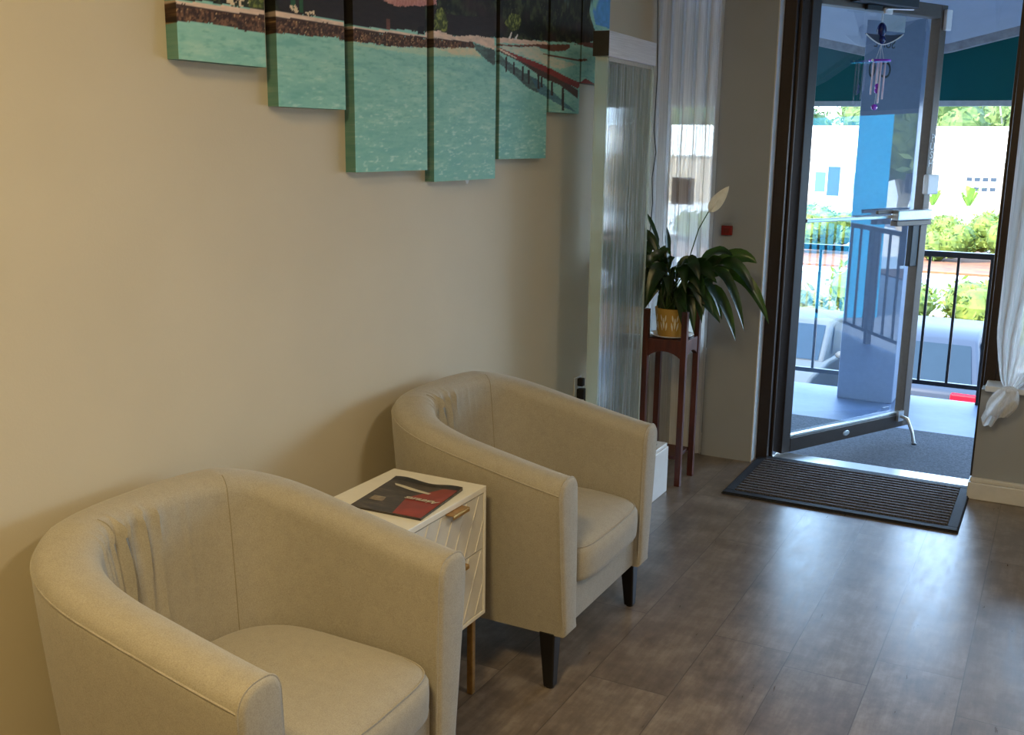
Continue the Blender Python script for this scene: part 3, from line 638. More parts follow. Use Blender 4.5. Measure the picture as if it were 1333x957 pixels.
# ------------------------------------------------------------------ bedside-style table and its magazine
def side_table():
    t = thing('side_table', 'white two-drawer side table with brass legs between the armchairs', 'side table', (-1.4375, 2.12, 0))
    D, W, z0, z1 = 0.1475, 0.19, 0.235, 0.60
    c = MB(); th = 0.012
    c.box(-D, D, -W, W, z1 - 0.016, z1); c.box(-D, D, -W, W, z0, z0 + th); c.box(-D, D, -W, -W + th, z0 + th, z1 - 0.016); c.box(-D, D, W - th, W, z0 + th, z1 - 0.016); c.box(-D, -D + 0.006, -W + th, W - th, z0 + th, z1 - 0.016)
    c.build('cabinet_body', M['lacquer'], t, bevel=0.0015)
    MB().box(-D + 0.006, D - 0.018, -W + th, W - th, z0 + th, z1 - 0.016).build('drawer_void', M['gap'], t)
    for a, b in ((0.429, 0.5815), (0.250, 0.4255)):
        d = MB(); y0, y1 = -W + th + 0.002, W - th - 0.002; xf = D - 0.002
        d.box(D - 0.017, xf, y0, y1, a, b)
        sl = math.tan(math.radians(62)); k = -8
        while k < 14:                                   # raised chevron lines
            ys = y0 + k * 0.062; k += 1
            p = [(ys + (z - a) / sl, z) for z in (a + 0.002, b - 0.002)]
            (ya, za), (yb, zb) = p
            if yb <= y0 + 0.002 or ya >= y1 - 0.002: continue
            if ya < y0 + 0.002: za += (y0 + 0.002 - ya) * sl; ya = y0 + 0.002
            if yb > y1 - 0.002: zb -= (yb - y1 + 0.002) * sl; yb = y1 - 0.002
            w = 0.0022
            d.hexa([(xf, ya - w / 2, za), (xf, ya + w / 2, za), (xf, yb + w / 2, zb), (xf, yb - w / 2, zb)], [(xf + 0.0022, ya - w / 2, za), (xf + 0.0022, ya + w / 2, za), (xf + 0.0022, yb + w / 2, zb), (xf + 0.0022, yb - w / 2, zb)])
        dr = d.build('drawer', M['drawer'], t)
        h = MB(); h.box(D - 0.012, D + 0.022, -0.014, 0.066, b - 0.001, b + 0.0015); h.box(D + 0.0195, D + 0.022, -0.014, 0.066, b - 0.010, b - 0.001)
        h.build('handle', M['brass'], dr, bevel=0.001)
    for sx in (-1, 1):
        for sy in (-1, 1):
            x, y = sx * (D - 0.028), sy * (W - 0.028)
            MB().box(x - 0.009, x + 0.009, y - 0.009, y + 0.009, 0, z0).build('leg', M['brass'], t, bevel=0.003)
def magazine():
    m = thing('magazine', 'dark magazine with a red corner lying on the white side table', 'magazine', (-1.529, 2.236, 0.6005))
    U = Vector((0.206, 0.006, 0)); V = Vector((0.026, -0.242, 0))
    def P(u, v, z): return tuple(U * u + V * v + Vector((0, 0, z)))
    N = 16
    def wob(u, v): return 0.0016 * math.sin(u * 7 + 0.8) * (1 - v) ** 2 + 0.004 * max(0, (0.12 - v) / 0.12) * (0.5 + 0.5 * math.sin(u * 9)) + 0.0008
    g = MB(); vs = [P(i / N, j / N, z + (wob(i / N, j / N) if z else 0)) for z in (0, 0.004) for j in range(N + 1) for i in range(N + 1)]
    q = (N + 1) ** 2; fs = []
    for j in range(N):
        for i in range(N):
            a = j * (N + 1) + i; fs += [(a, a + 1, a + N + 2, a + N + 1), (q + a, q + a + 1, q + a + N + 2, q + a + N + 1)]
    for i in range(N):
        fs += [(i, i + 1, q + i + 1, q + i), (N * (N + 1) + i, N * (N + 1) + i + 1, q + N * (N + 1) + i + 1, q + N * (N + 1) + i)]
        a = i * (N + 1); fs += [(a, a + N + 1, q + a + N + 1, q + a), (a + N, a + 2 * N + 1, q + a + 2 * N + 1, q + a + N)]
    g.add(vs, fs); g.build('cover', M['cover'], m, smooth=40)
    def ink(name, poly, mat, dz):
        z = 0.0056 + dz
        # subdivide towards the wave of the cover
        b = bmesh.new(); f = b.faces.new([b.verts.new((u, v, 0)) for u, v in poly])
        bmesh.ops.triangulate(b, faces=[f]); bmesh.ops.subdivide_edges(b, edges=b.edges[:], cuts=5, use_grid_fill=True)
        vs = [P(v.co.x, v.co.y, 0.0044 + wob(v.co.x, v.co.y) + dz) for v in b.verts]; b.verts.index_update()
        fs = [tuple(v.index for v in f.verts) for f in b.faces]; b.free()
        return MB().add(vs, fs).build(name, mat, m)
    ink('red_panel', [(0.60, 0.985), (0.985, 0.985), (0.985, 0.10), (0.78, 0.12), (0.50, 0.52)], M['cover_red'], 0.0)
    ink('page_header', [(0.02, 0.015), (0.985, 0.015), (0.985, 0.085), (0.02, 0.10)], M['cover_black'], 0.0002)
    ink('pale_streak', [(0.12, 0.20), (0.30, 0.22), (0.72, 0.30), (0.70, 0.34), (0.42, 0.31), (0.16, 0.25)], M['cover_pale'], 0.0003)
    ink('cover_photo', [(0.10, 0.62), (0.27, 0.62), (0.30, 0.75), (0.10, 0.75)], M['paper_grey'], 0.0003)
    ang = math.atan2(-U.y, -U.x)
    c = Vector(P(0.735, 0.545, 0.0072))
    text('title', 'Adventures', 0.028, M['cover_pale'], m, Matrix.Translation(c) @ Matrix.Rotation(ang, 4, 'Z'), extrude=0.0001, shear=0.25, bold=0.0004, spacing=0.72)
# ------------------------------------------------------------------ the seven-piece beach print
def inside(poly, Y, Z):
    r = np.zeros(Y.shape, bool); n = len(poly)
    for i in range(n):
        y0, z0 = poly[i]; y1, z1 = poly[(i + 1) % n]
        if z0 == z1: continue
        c = ((z0 > Z) != (z1 > Z)) & (Y < (y1 - y0) * (Z - z0) / (z1 - z0) + y0); r ^= c
    return r
def nz(Y, Z, sy, sz, seed, octv=3):
    out = np.zeros(Y.shape); amp = 1.0; tot = 0
    for o in range(octv):
        a = Y * sy * 2 ** o + seed * 13.7 + o * 5.1; b = Z * sz * 2 ** o + seed * 7.3 + o * 9.2
        ia, ib = np.floor(a), np.floor(b); fa, fb = a - ia, b - ib; fa = fa * fa * (3 - 2 * fa); fb = fb * fb * (3 - 2 * fb)
        def h(i, j):
            v = np.sin(i * 127.1 + j * 311.7) * 43758.5453; return v - np.floor(v)
        out += amp * ((h(ia, ib) * (1 - fa) + h(ia + 1, ib) * fa) * (1 - fb) + (h(ia, ib + 1) * (1 - fa) + h(ia + 1, ib + 1) * fa) * fb); tot += amp; amp *= 0.55
    return out / tot
def paint(Y, Z):
    def c3(r, g, b): return np.array((r, g, b), float)
    def mix(a, b, t): return a * (1 - t[:, None]) + b * t[:, None]
    n1 = nz(Y, Z, 9, 60, 1, 4); n2 = nz(Y, Z, 40, 160, 2, 3); n3 = nz(Y, Z, 130, 130, 3, 3); n4 = nz(Y, Z, 5, 9, 4, 3); n5 = nz(Y, Z, 320, 320, 5, 2); n6 = nz(Y, Z, 36, 36, 6, 4)
    dep = np.clip((1.80 - Z) / 0.45, 0, 1)
    C = mix(c3(150, 206, 194), c3(128, 190, 178), dep)
    C = mix(C, c3(180, 218, 200), np.clip((n1 - 0.55) * 2.4, 0, 0.7)); C = mix(C, c3(112, 178, 174), np.clip((0.44 - n1) * 2.5, 0, 0.6))
    C = mix(C, c3(210, 232, 218), np.clip((n2 - 0.62) * 4, 0, 0.75) * np.clip(dep * 1.4, 0.25, 1)); C = mix(C, c3(116, 182, 172), np.clip((0.42 - n2) * 3.2, 0, 0.7))
    col = dict(sky=(92, 160, 220), hut=(44, 38, 38), terrace=(226, 200, 182), shade=(70, 52, 44), shallow=(190, 210, 180), sand=(220, 214, 194), sandbright=(224, 208, 172), thatch=(190, 130, 124),
               leaf=(108, 124, 60), post=(46, 92, 62), chairs=(226, 206, 176), brown=(110, 72, 60), black=(26, 24, 26), piershade=(70, 84, 84), piershade2=(74, 112, 130), wood=(112, 74, 62),
               pierside=(84, 66, 62), pierdeck=(140, 62, 60), pier_post=(58, 54, 54), white=(226, 222, 214))
    for kind, poly in ART:
        jit = 0.004 if kind in ('shallow', 'sand', 'sandbright', 'rock', 'foliage', 'leaf', 'thatch', 'piershade', 'piershade2', 'chairs') else 0.0008
        m = inside(poly, Y + (n3 - 0.5) * jit * 2, Z + (n6 - 0.5) * jit * 2 + (n5 - 0.5) * jit)
        if not m.any(): continue
        k = m.sum()
        if kind == 'foliage':
            v = mix(np.tile(c3(30, 34, 28), (k, 1)), c3(74, 84, 54), np.clip((n6[m] - 0.45) * 3, 0, 1)); v = mix(v, c3(128, 132, 92), np.clip((n3[m] - 0.66) * 4, 0, 0.7) * np.clip((n4[m] - 0.4) * 4, 0, 1)); v = mix(v, c3(60, 44, 44), np.clip((0.42 - n4[m]) * 4, 0, 0.8))
        elif kind == 'rock':
            v = mix(np.tile(c3(58, 40, 32), (k, 1)), c3(128, 92, 66), np.clip((n3[m] - 0.42) * 3.5, 0, 1)); v = mix(v, c3(226, 186, 130), np.clip((n5[m] - 0.68) * 6, 0, 1) * np.clip(n6[m] * 1.6, 0, 1))
        elif kind == 'leaf':
            v = mix(np.tile(c3(62, 74, 38), (k, 1)), c3(150, 160, 78), np.clip((n3[m] - 0.4) * 3, 0, 1))
        elif kind == 'thatch':
            v = mix(np.tile(c3(170, 106, 104), (k, 1)), c3(216, 168, 160), n3[m])
        elif kind == 'chairs':
            v = np.tile(c3(226, 206, 176), (k, 1)); keep = n3[m] > 0.45; idx = np.where(m)[0][keep]; C[idx] = v[keep]; continue
        elif kind == 'shallow':
            C[m] = mix(C[m], c3(194, 214, 184), 0.35 + 0.5 * n2[m]); continue
        elif kind in ('piershade', 'piershade2', 'sandbright', 'sand'):
            C[m] = mix(C[m], c3(*col[kind]), np.clip(0.45 + 0.7 * n2[m], 0, 0.95)); continue
        else:
            v = np.tile(c3(*col[kind]), (k, 1)) * (0.88 + 0.24 * n2[m])[:, None]
        C[m] = v
    up = Z > 1.99                                # crowns and sky towards the hidden top of the print
    t = np.clip((Z - 2.05 + (n6 - 0.5) * 0.3) * 6, 0, 1); C[up] = mix(C[up], c3(96, 164, 222), t[up])
    C = np.clip(C * 1.04, 0, 255) / 255.0
    return np.where(C <= 0.04045, C / 12.92, ((C + 0.055) / 1.055) ** 2.4)
def canvases():
    spec = [(1.752, 2.036, 1.662, 2.25, 'leftmost and shallowest panel of the beach print, rocky seawall over a strip of teal water'),
            (2.077, 2.350, 1.572, 2.36, 'second panel from the left of the beach print, green posts above the seawall'),
            (2.390, 2.757, 1.405, 2.50, 'third panel from the left of the beach print, thatched hut above the seawall'),
            (2.796, 3.187, 1.368, 2.55, 'middle and lowest-hanging panel of the beach print, where the pier begins'),
            (3.212, 3.578, 1.433, 2.50, 'wide beach print panel right of the lowest one, wooden pier with two white chairs'),
            (3.597, 3.866, 1.602, 2.36, 'narrow beach print panel second from right, pier posts reaching its bottom edge'),
            (3.880, 4.150, 1.721, 2.25, 'rightmost panel of the beach print, blue sky and pier tip behind the water wall')]
    xb, xf = WX, WX + 0.034
    for i, (y0, y1, z0, z1, lab) in enumerate(spec):
        cz = 2.0 if z0 < 2.0 else z0
        zs = list(np.linspace(z0, 1.98, int((1.98 - z0) / 0.0032))) + list(np.linspace(2.0, z1, 14)); ys = list(np.linspace(y0, y1, int((y1 - y0) / 0.0036)))
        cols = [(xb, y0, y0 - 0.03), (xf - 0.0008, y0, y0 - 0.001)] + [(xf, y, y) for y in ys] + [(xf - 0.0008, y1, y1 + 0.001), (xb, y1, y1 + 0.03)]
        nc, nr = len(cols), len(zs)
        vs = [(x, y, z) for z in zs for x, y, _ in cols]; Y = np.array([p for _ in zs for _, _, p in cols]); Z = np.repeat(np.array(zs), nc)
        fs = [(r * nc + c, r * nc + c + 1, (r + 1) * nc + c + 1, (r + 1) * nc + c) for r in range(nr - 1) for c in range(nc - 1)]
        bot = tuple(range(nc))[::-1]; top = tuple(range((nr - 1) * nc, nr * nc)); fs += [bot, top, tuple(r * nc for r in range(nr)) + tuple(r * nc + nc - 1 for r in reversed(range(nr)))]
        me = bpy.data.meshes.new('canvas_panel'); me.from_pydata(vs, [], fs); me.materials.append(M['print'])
        C = paint(Y, Z); side = np.array([x < xf - 1e-6 for _ in zs for x, _, _ in cols]); C[side] *= 0.42; a = me.color_attributes.new('print', 'FLOAT_COLOR', 'POINT')  # wrapped sides darkened, their shade put into the print colour
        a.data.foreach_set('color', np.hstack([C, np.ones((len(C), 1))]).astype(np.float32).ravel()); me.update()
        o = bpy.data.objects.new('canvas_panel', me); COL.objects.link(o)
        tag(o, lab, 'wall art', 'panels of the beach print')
        if i == 3:
            MB().prism([(2.995, 0), (3.02, 0), (3.012, 0.012), (3.003, 0.012)], 0, 0.001).xf(Matrix(((0, 0, 1, xf - 0.006), (1, 0, 0, 0), (0, -1, 0, 1.3677), (0, 0, 0, 1)))).build('corner_tag', M['letter_white'], o)

# ------------------------------------------------------------------ bubbling water wall
def water_wall():
    f = thing('water_wall', 'tall clear water wall with a steel cap on a white base behind the far armchair', 'water feature', (-1.58, 3.91, 0))
    MB().box(-0.16, 0.15, -0.30, 0.275, 0, 0.205).box(-0.155, 0.145, -0.295, 0.27, 0.205, 0.222).build('base_box', M['white_plastic'], f, bevel=0.003)
    MB().lathe([(0, 0.222), (0.012, 0.222), (0.012, 0.228), (0, 0.228)], 16, (0.11, 0.2)).build('switch_button', M['black_plastic'], f)
    r = Matrix.Rotation(math.radians(2.0), 4, 'Z')
    a = MB()
    for x in (-0.024, 0.016): a.box(x, x + 0.006, -0.255, 0.255, 0.222, 1.80)
    for y in (-0.255, 0.243): a.box(-0.018, 0.016, y, y + 0.012, 0.222, 1.80)
    a.xf(r); ac = MB()
    side = MB()
    for y in (-0.262, 0.25): side.box(-0.026, 0.024, y, y + 0.014, 0.222, 1.80)
    side.xf(r); side.build('acrylic_edge', M['acrylic'], f, bevel=0.002)
    p = MB()
    for x in (-0.02, 0.02): p.add([(x, -0.248, 0.222), (x, 0.25, 0.222), (x, 0.25, 1.80), (x, -0.248, 1.80)], [(0, 1, 2, 3)])
    p.xf(r); p.build('water_panel', M['water'], f)
    d = MB()
    for k in range(5):
        y = -0.17 + 0.085 * k; d.box(-0.004, 0.004, y - 0.0025, y + 0.0025, 0.222, 1.78)
    d.xf(r); d.build('channel_divider', M['acrylic'], f)
    cap = MB(); cap.box(-0.032, 0.03, -0.268, 0.27, 1.80, 1.89); cap.xf(r); c = cap.build('steel_cap', M['steel'], f, bevel=0.002)
    e = MB(); e.box(-0.0325, 0.0295, -0.2695, -0.267, 1.801, 1.889); e.xf(r); e.build('cap_end', M['shaded_steel'], c)  # end face of the cap, its shade put into the darker steel colour
    sp = MB(); sp.box(-0.02, 0.02, -0.25, 0.25, 1.785, 1.80); sp.xf(r); sp.build('spray_bar', M['china'], c)

# ------------------------------------------------------------------ plant stand, saucer and peace lily
def plant_group():
    s = thing('plant_stand', 'tall cherry wood plant stand with four square legs by the curtained window', 'plant stand', (-1.50, 4.362, 0))
    h = 0.088
    for sx in (-1, 1):
        for sy in (-1, 1): MB().box(sx * h - 0.013, sx * h + 0.013, sy * h - 0.013, sy * h + 0.013, 0, 0.785).build('leg', M['cherry'], s, bevel=0.002)
    def apron(): 
        N = 10; vs = []
        for i in range(N + 1):
            y = -h + 0.013 + (2 * h - 0.026) * i / N; zl = 0.575 + 0.028 * math.sin(PI * i / N) ** 0.8
            vs += [(-0.008, y, zl), (0.008, y, zl), (0.008, y, 0.655), (-0.008, y, 0.655)]
        fs = [(3, 2, 1, 0), tuple(4 * N + k for k in range(4))]
        for i in range(N):
            for k in range(4): fs.append((4 * i + k, 4 * i + (k + 1) % 4, 4 * i + 4 + (k + 1) % 4, 4 * i + 4 + k))
        return MB().add(vs, fs)
    for k in range(4):
        apron().xf(Matrix.Rotation(k * PI / 2, 4, 'Z') @ Matrix.Translation((h, 0, 0))).build('apron', M['cherry'], s, bevel=0.0015)
    MB().box(-h + 0.013, h - 0.013, -h + 0.0, h - 0.0, 0.118, 0.134).build('lower_shelf', M['cherry'], s, bevel=0.002)
    MB().box(-h + 0.02, h - 0.02, -h + 0.02, h - 0.02, 0.64, 0.655).build('top_board', M['cherry'], s)
    sa = MB(); sa.lathe([(0, 0), (0.062, 0), (0.086, 0.006), (0.097, 0.012), (0.096, 0.014), (0.084, 0.009), (0.06, 0.004), (0, 0.004)], 48)
    o = sa.build('saucer', M['china'], smooth=60); o.location = (-1.50, 4.362, 0.6555); tag(o, 'white china saucer under the yellow flowerpot on the plant stand', 'saucer')
    p = thing('potted_peace_lily', 'dark green peace lily with one white flower in a yellow pot', 'potted plant', (-1.50, 4.362, 0.661))
    pot = MB().lathe([(0, 0), (0.060, 0), (0.064, 0.006), (0.072, 0.06), (0.079, 0.118), (0.080, 0.124), (0.076, 0.126), (0.073, 0.118), (0.070, 0.105), (0, 0.105)], 56).build('pot', M['pot'], p, smooth=50)
    lf = MB()
    for k in range(9):                                # pale leaf sprigs raised on the glaze
        a0 = 2 * PI * k / 9 + 0.3
        for j, (da, z, w, hh, tilt) in enumerate(((0, 0.062, 0.09, 0.026, 0), (-0.17, 0.048, 0.07, 0.02, -0.5), (0.17, 0.048, 0.07, 0.02, 0.5), (-0.14, 0.085, 0.06, 0.016, -0.4), (0.14, 0.085, 0.06, 0.016, 0.4))):
            vs = []; N = 10
            for q in range(N):
                t = 2 * PI * q / N; du = w * 0.8 * math.cos(t) * (1 - 0.4 * abs(math.sin(t))); dv = hh * math.sin(t)
                a = a0 + da + du + tilt * dv * 4; zz = z + dv; R = 0.064 + (zz - 0.006) * 0.134 + 0.0008
                vs.append((R * math.cos(a), R * math.sin(a), zz))
            lf.add(vs, [tuple(range(N))])
    lf.build('leaf_pattern', M['pot_leaf'], pot)
    MB().lathe([(0, 0.10), (0.071, 0.10), (0.072, 0.108), (0.03, 0.113), (0, 0.114)], 32).build('soil', M['soil'], pot)
    base = Vector((0, 0, 0.11)); O = Vector((-1.50, 4.362, 0.661)); r = random.Random(11)
    fol = MB(); stm = MB()
    def leaf(tip, width, lift, frac=0.5, twist=0.0, sag=0.0):
        tip = Vector(tip); b = base + Vector((r.uniform(-0.03, 0.03), r.uniform(-0.03, 0.03), 0))
        ctl = b.lerp(tip, 0.5) + Vector((0, 0, lift)); N = 18; pts = []
        for i in range(N + 1):
            t = i / N; q = b * (1 - t) ** 2 + ctl * 2 * t * (1 - t) + tip * t * t; q.z -= sag * max(0, t - 0.6) ** 2; pts.append(q)
        k0 = int(N * frac); stm.tube(pts[:k0 + 1], [0.0032 - 0.0014 * i / k0 for i in range(k0 + 1)], 5)
        bl = pts[k0:]; m = len(bl) - 1; vs = []
        for i, q in enumerate(bl):
            t = i / m; d = (bl[min(i + 1, m)] - bl[max(i - 1, 0)]).normalized()
            sd = d.cross(Vector((0, 0, 1))); sd = sd.normalized() if sd.length > 0.05 else Vector((1, 0, 0))
            sd = Matrix.Rotation(twist, 3, d) @ sd; up = sd.cross(d)
            w = width * (math.sin(PI * min(1, t ** 0.8)) ** 0.75) * (1 - 0.25 * t) + (0.0015 if t < 1 else 0)
            wav = 0.08 * math.sin(i * 1.7) * w
            for e in (-1, -0.5, 0, 0.5, 1): vs.append(q + sd * w * e + up * (abs(e) ** 1.3 * w * 0.32 + wav * e))
        fs = [(i * 5 + k, i * 5 + k + 1, (i + 1) * 5 + k + 1, (i + 1) * 5 + k) for i in range(m) for k in range(4)]
        fol.add(vs, fs)
    # the big leaves that make the outline (world positions)
    for wx, wy, wz, w, lift, fr, tw, sg in (
        (-1.668, 4.40, 1.205, 0.019, 0.10, 0.58, 0.5, 0.0), (-1.672, 4.38, 1.135, 0.022, 0.15, 0.5, -0.3, 0.1), (-1.700, 4.36, 1.02, 0.028, 0.22, 0.5, 0.2, 0.2), (-1.560, 4.40, 1.135, 0.024, 0.05, 0.6, 1.2, 0.0),
        (-1.072, 4.36, 0.845, 0.034, 0.42, 0.5, 0.2, 0.6), (-1.155, 4.42, 1.045, 0.044, 0.22, 0.45, 0.4, 0.3), (-1.160, 4.30, 0.80, 0.034, 0.40, 0.5, -0.3, 0.5), (-1.222, 4.40, 0.735, 0.036, 0.42, 0.5, 0.1, 0.5),
        (-1.275, 4.33, 0.83, 0.040, 0.32, 0.48, -0.5, 0.4), (-1.20, 4.48, 0.93, 0.040, 0.30, 0.48, 0.5, 0.4), (-1.415, 4.26, 0.775, 0.042, 0.26, 0.45, 0.2, 0.4), (-1.66, 4.30, 0.83, 0.042, 0.28, 0.45, 0.0, 0.3),
        (-1.58, 4.24, 0.86, 0.046, 0.26, 0.45, 0.1, 0.3), (-1.245, 4.36, 1.06, 0.042, 0.16, 0.48, -0.2, 0.2), (-1.30, 4.30, 0.97, 0.042, 0.22, 0.5, 0.3, 0.3), (-1.135, 4.36, 0.93, 0.036, 0.34, 0.5, 0.0, 0.5),
        (-1.70, 4.40, 0.92, 0.040, 0.26, 0.48, 0.3, 0.3), (-1.34, 4.26, 0.86, 0.042, 0.26, 0.46, -0.1, 0.3), (-1.695, 4.33, 1.05, 0.032, 0.20, 0.5, 0.2, 0.2), (-1.65, 4.27, 0.97, 0.040, 0.20, 0.48, -0.2, 0.3), (-1.60, 4.25, 0.90, 0.040, 0.22, 0.48, 0.1, 0.3), (-1.47, 4.22, 0.90, 0.040, 0.2, 0.48, 0.0, 0.3)):
        leaf(Vector((wx, wy, wz)) - O, w * 0.9, lift * r.uniform(0.62, 1.08), fr, (0.75 if wx > -1.5 else -0.7) + tw * 1.1, sg)
    for k in range(58):
        a = r.uniform(0, 2 * PI); R = r.uniform(0.08, 0.23); zt = r.uniform(0.06, 0.34)
        x = R * math.cos(a) + r.uniform(0.0, 0.10); y = 0.75 * R * math.sin(a); x = max(-0.2, x)
        leaf((x, y, zt), r.uniform(0.022, 0.034), r.uniform(0.10, 0.26), r.uniform(0.42, 0.55), (0.8 if x > 0 else -0.8) + r.uniform(-0.5, 0.5), r.uniform(0, 0.4))
    so = fol.build('leaves', M['leaf'], p, smooth=180); stm.build('stems', M['stem'], p, smooth=180)
    fs = MB(); st = [Vector((-1.46, 4.38, 0.80)), Vector((-1.448, 4.41, 1.02)), Vector((-1.42, 4.42, 1.13)), Vector((-1.376, 4.42, 1.215))]
    fl = MB().tube([q - O for q in st], [0.003, 0.0026, 0.0024, 0.0022], 6).build('flower_stalk', M['stem'], p, smooth=60)
    a, b = Vector((-1.378, 4.42, 1.205)) - O, Vector((-1.296, 4.42, 1.318)) - O; vs = []; N = 12
    d = (b - a).normalized(); sd = d.cross(Vector((0.3, -1, 0.1))).normalized(); up = sd.cross(d)
    for i in range(N + 1):
        t = i / N; w = 0.026 * math.sin(PI * t ** 0.75) ** 0.8 + (0.0008 if t < 1 else 0); q = a.lerp(b, t)
        for e in (-1, -0.5, 0, 0.5, 1): vs.append(q + sd * w * e + up * (e * e * w * 0.55))
    MB().add(vs, [(i * 5 + k, i * 5 + k + 1, (i + 1) * 5 + k + 1, (i + 1) * 5 + k) for i in range(N) for k in range(4)]).build('spathe', M['spathe'], fl, smooth=180)
    MB().tube([a + up * 0.004, a.lerp(b, 0.45) + up * 0.006], [0.005, 0.003], 8).build('spadix', M['spathe'], fl, smooth=180)

# ------------------------------------------------------------------ curtains and small wall things
def cloth(name, fn, nu, nv, mat, parent=None):
    vs = [fn(i / nu, j / nv) for j in range(nv + 1) for i in range(nu + 1)]
    fs = [(j * (nu + 1) + i, j * (nu + 1) + i + 1, (j + 1) * (nu + 1) + i + 1, (j + 1) * (nu + 1) + i) for j in range(nv) for i in range(nu)]
    return MB().add(vs, fs).build(name, mat, parent, smooth=180)
def curtains():
    def left(u, v):
        z = 0.015 + 2.45 * v; x = -1.772 + 0.312 * u
        ph = u * 2 * PI * 5.5; amp = 0.016 + 0.010 * v
        return (x + 0.006 * math.sin(ph * 2 + z), 4.745 + amp * math.sin(ph + 0.4 * math.sin(z * 1.3)), z)
    o = cloth('sheer_curtain', left, 120, 40, M['voile_left']); tag(o, 'white sheer curtain hanging to the floor behind the plant stand', 'curtain')
    MB().tube([(-1.785, 4.745, 2.475), (-1.46, 4.745, 2.475)], 0.009, 10).build('curtain_rod', M['white_plastic'], o)
    c = thing('sheer_curtain', 'white sheer curtain tied in a knot at the right window sill', 'curtain', (-0.14, 4.70, 0.51))
    def right(u, v):
        v2 = v; z = 1.96 * v2
        sp = min(1, (v2 / 0.85)) ** 0.75
        xl = -0.020 - 0.052 * min(1, v2 / 0.12) ** 0.6 - 0.004 * v2; xr = 0.022 + 0.62 * sp
        x = xl + (xr - xl) * u; amp = 0.012 + 0.03 * sp
        return (x, amp * math.sin(u * 2 * PI * 7 + 0.7 * math.sin(z * 2)) * (0.6 + 0.4 * math.sin(u * 9)) - 0.01, z)
    cloth('curtain_panel', right, 150, 46, M['voile'], c)
    def tail(u, v):
        z = 0.0 - 0.135 * v - 0.03 * v * math.sin(u * 5.0)
        w = 0.022 + 0.036 * v ** 0.6 * (1 - 0.25 * v); x = -0.012 - 0.036 * v + (u - 0.5) * 2 * w
        return (x, -0.012 + (0.010 + 0.018 * v) * math.sin(u * 2 * PI * 3 + v * 2), z)
    cloth('curtain_tail', tail, 60, 16, M['voile_dense'], c)
    def tail2(u, v):
        z = 0.004 - 0.115 * v; w = 0.03 + 0.028 * math.sin(PI * min(1, v * 0.8 + 0.1)); x = -0.004 - 0.030 * v + (u - 0.5) * 2 * w
        return (x, -0.036 - 0.012 * math.sin(PI * v) + 0.009 * math.sin(u * 2 * PI * 2.5 + v * 5), z)
    cloth('tail_fold', tail2, 50, 14, M['voile_dense'], c)
    MB().ball((0, -0.018, 0.004), 0.026, 18, 10, (1.25, 0.9, 0.62)).build('knot', M['voile_dense'], c, smooth=180)
    MB().tube([(-0.07, 0, 1.965), (3.0, 0, 1.965)], 0.009, 10).build('curtain_rod', M['white_plastic'], c)
def small_things():
    pts = [(-1.774, 4.70, 2.40), (-1.752, 4.69, 2.1), (-1.738, 4.685, 1.8), (-1.742, 4.68, 1.55), (-1.728, 4.68, 1.45), (-1.742, 4.68, 1.33), (-1.734, 4.68, 1.22), (-1.745, 4.68, 1.0), (-1.77, 4.68, 0.6), (-1.775, 4.70, 0.14)]
    P = []
    for i in range(len(pts) - 1):
        for k in range(6): P.append(Vector(pts[i]).lerp(Vector(pts[i + 1]), k / 6))
    tag(MB().tube(P, 0.0022, 6).build('electric_cord', M['black_plastic'], smooth=60), 'thin dark cord dangling in the corner beside the sheer curtain', 'cord')
    o = thing('wall_outlet', 'wall outlet with a dark plug low on the wall beside the water wall', 'outlet', (WX, 3.995, 0.45))
    MB().box(0, 0.006, -0.036, 0.036, -0.06, 0.06).build('cover_plate', M['white_plastic'], o, bevel=0.003)
    p = MB(); p.box(0.006, 0.04, -0.016, 0.016, -0.035, 0.01); p.box(0.006, 0.032, -0.012, 0.014, 0.02, 0.055); pl = p.build('plug', M['black_plastic'], o, bevel=0.004)
    MB().tube([(0.038, 0, -0.02), (0.05, -0.01, -0.10), (0.04, -0.05, -0.26), (0.02, -0.12, -0.44)], 0.004, 8).build('cable', M['black_plastic'], pl, smooth=60)
    r = thing('alarm_box', 'small red box mounted on the pier between plant and door', 'alarm box', (-1.40, 4.79, 1.10))
    MB().box(-0.025, 0.025, -0.02, 0, -0.022, 0.022).build('case', M['red'], r, bevel=0.003)
    MB().box(-0.013, 0.013, -0.023, -0.02, -0.010, 0.010).build('button', M['maroon'], r, bevel=0.001)
    s = MB().box(-1.682, -1.575, 4.793, 4.797, 1.21, 1.335).build('window_sign', M['maroon']); tag(s, 'dark red square sign hanging just behind the left sheer curtain', 'sign')

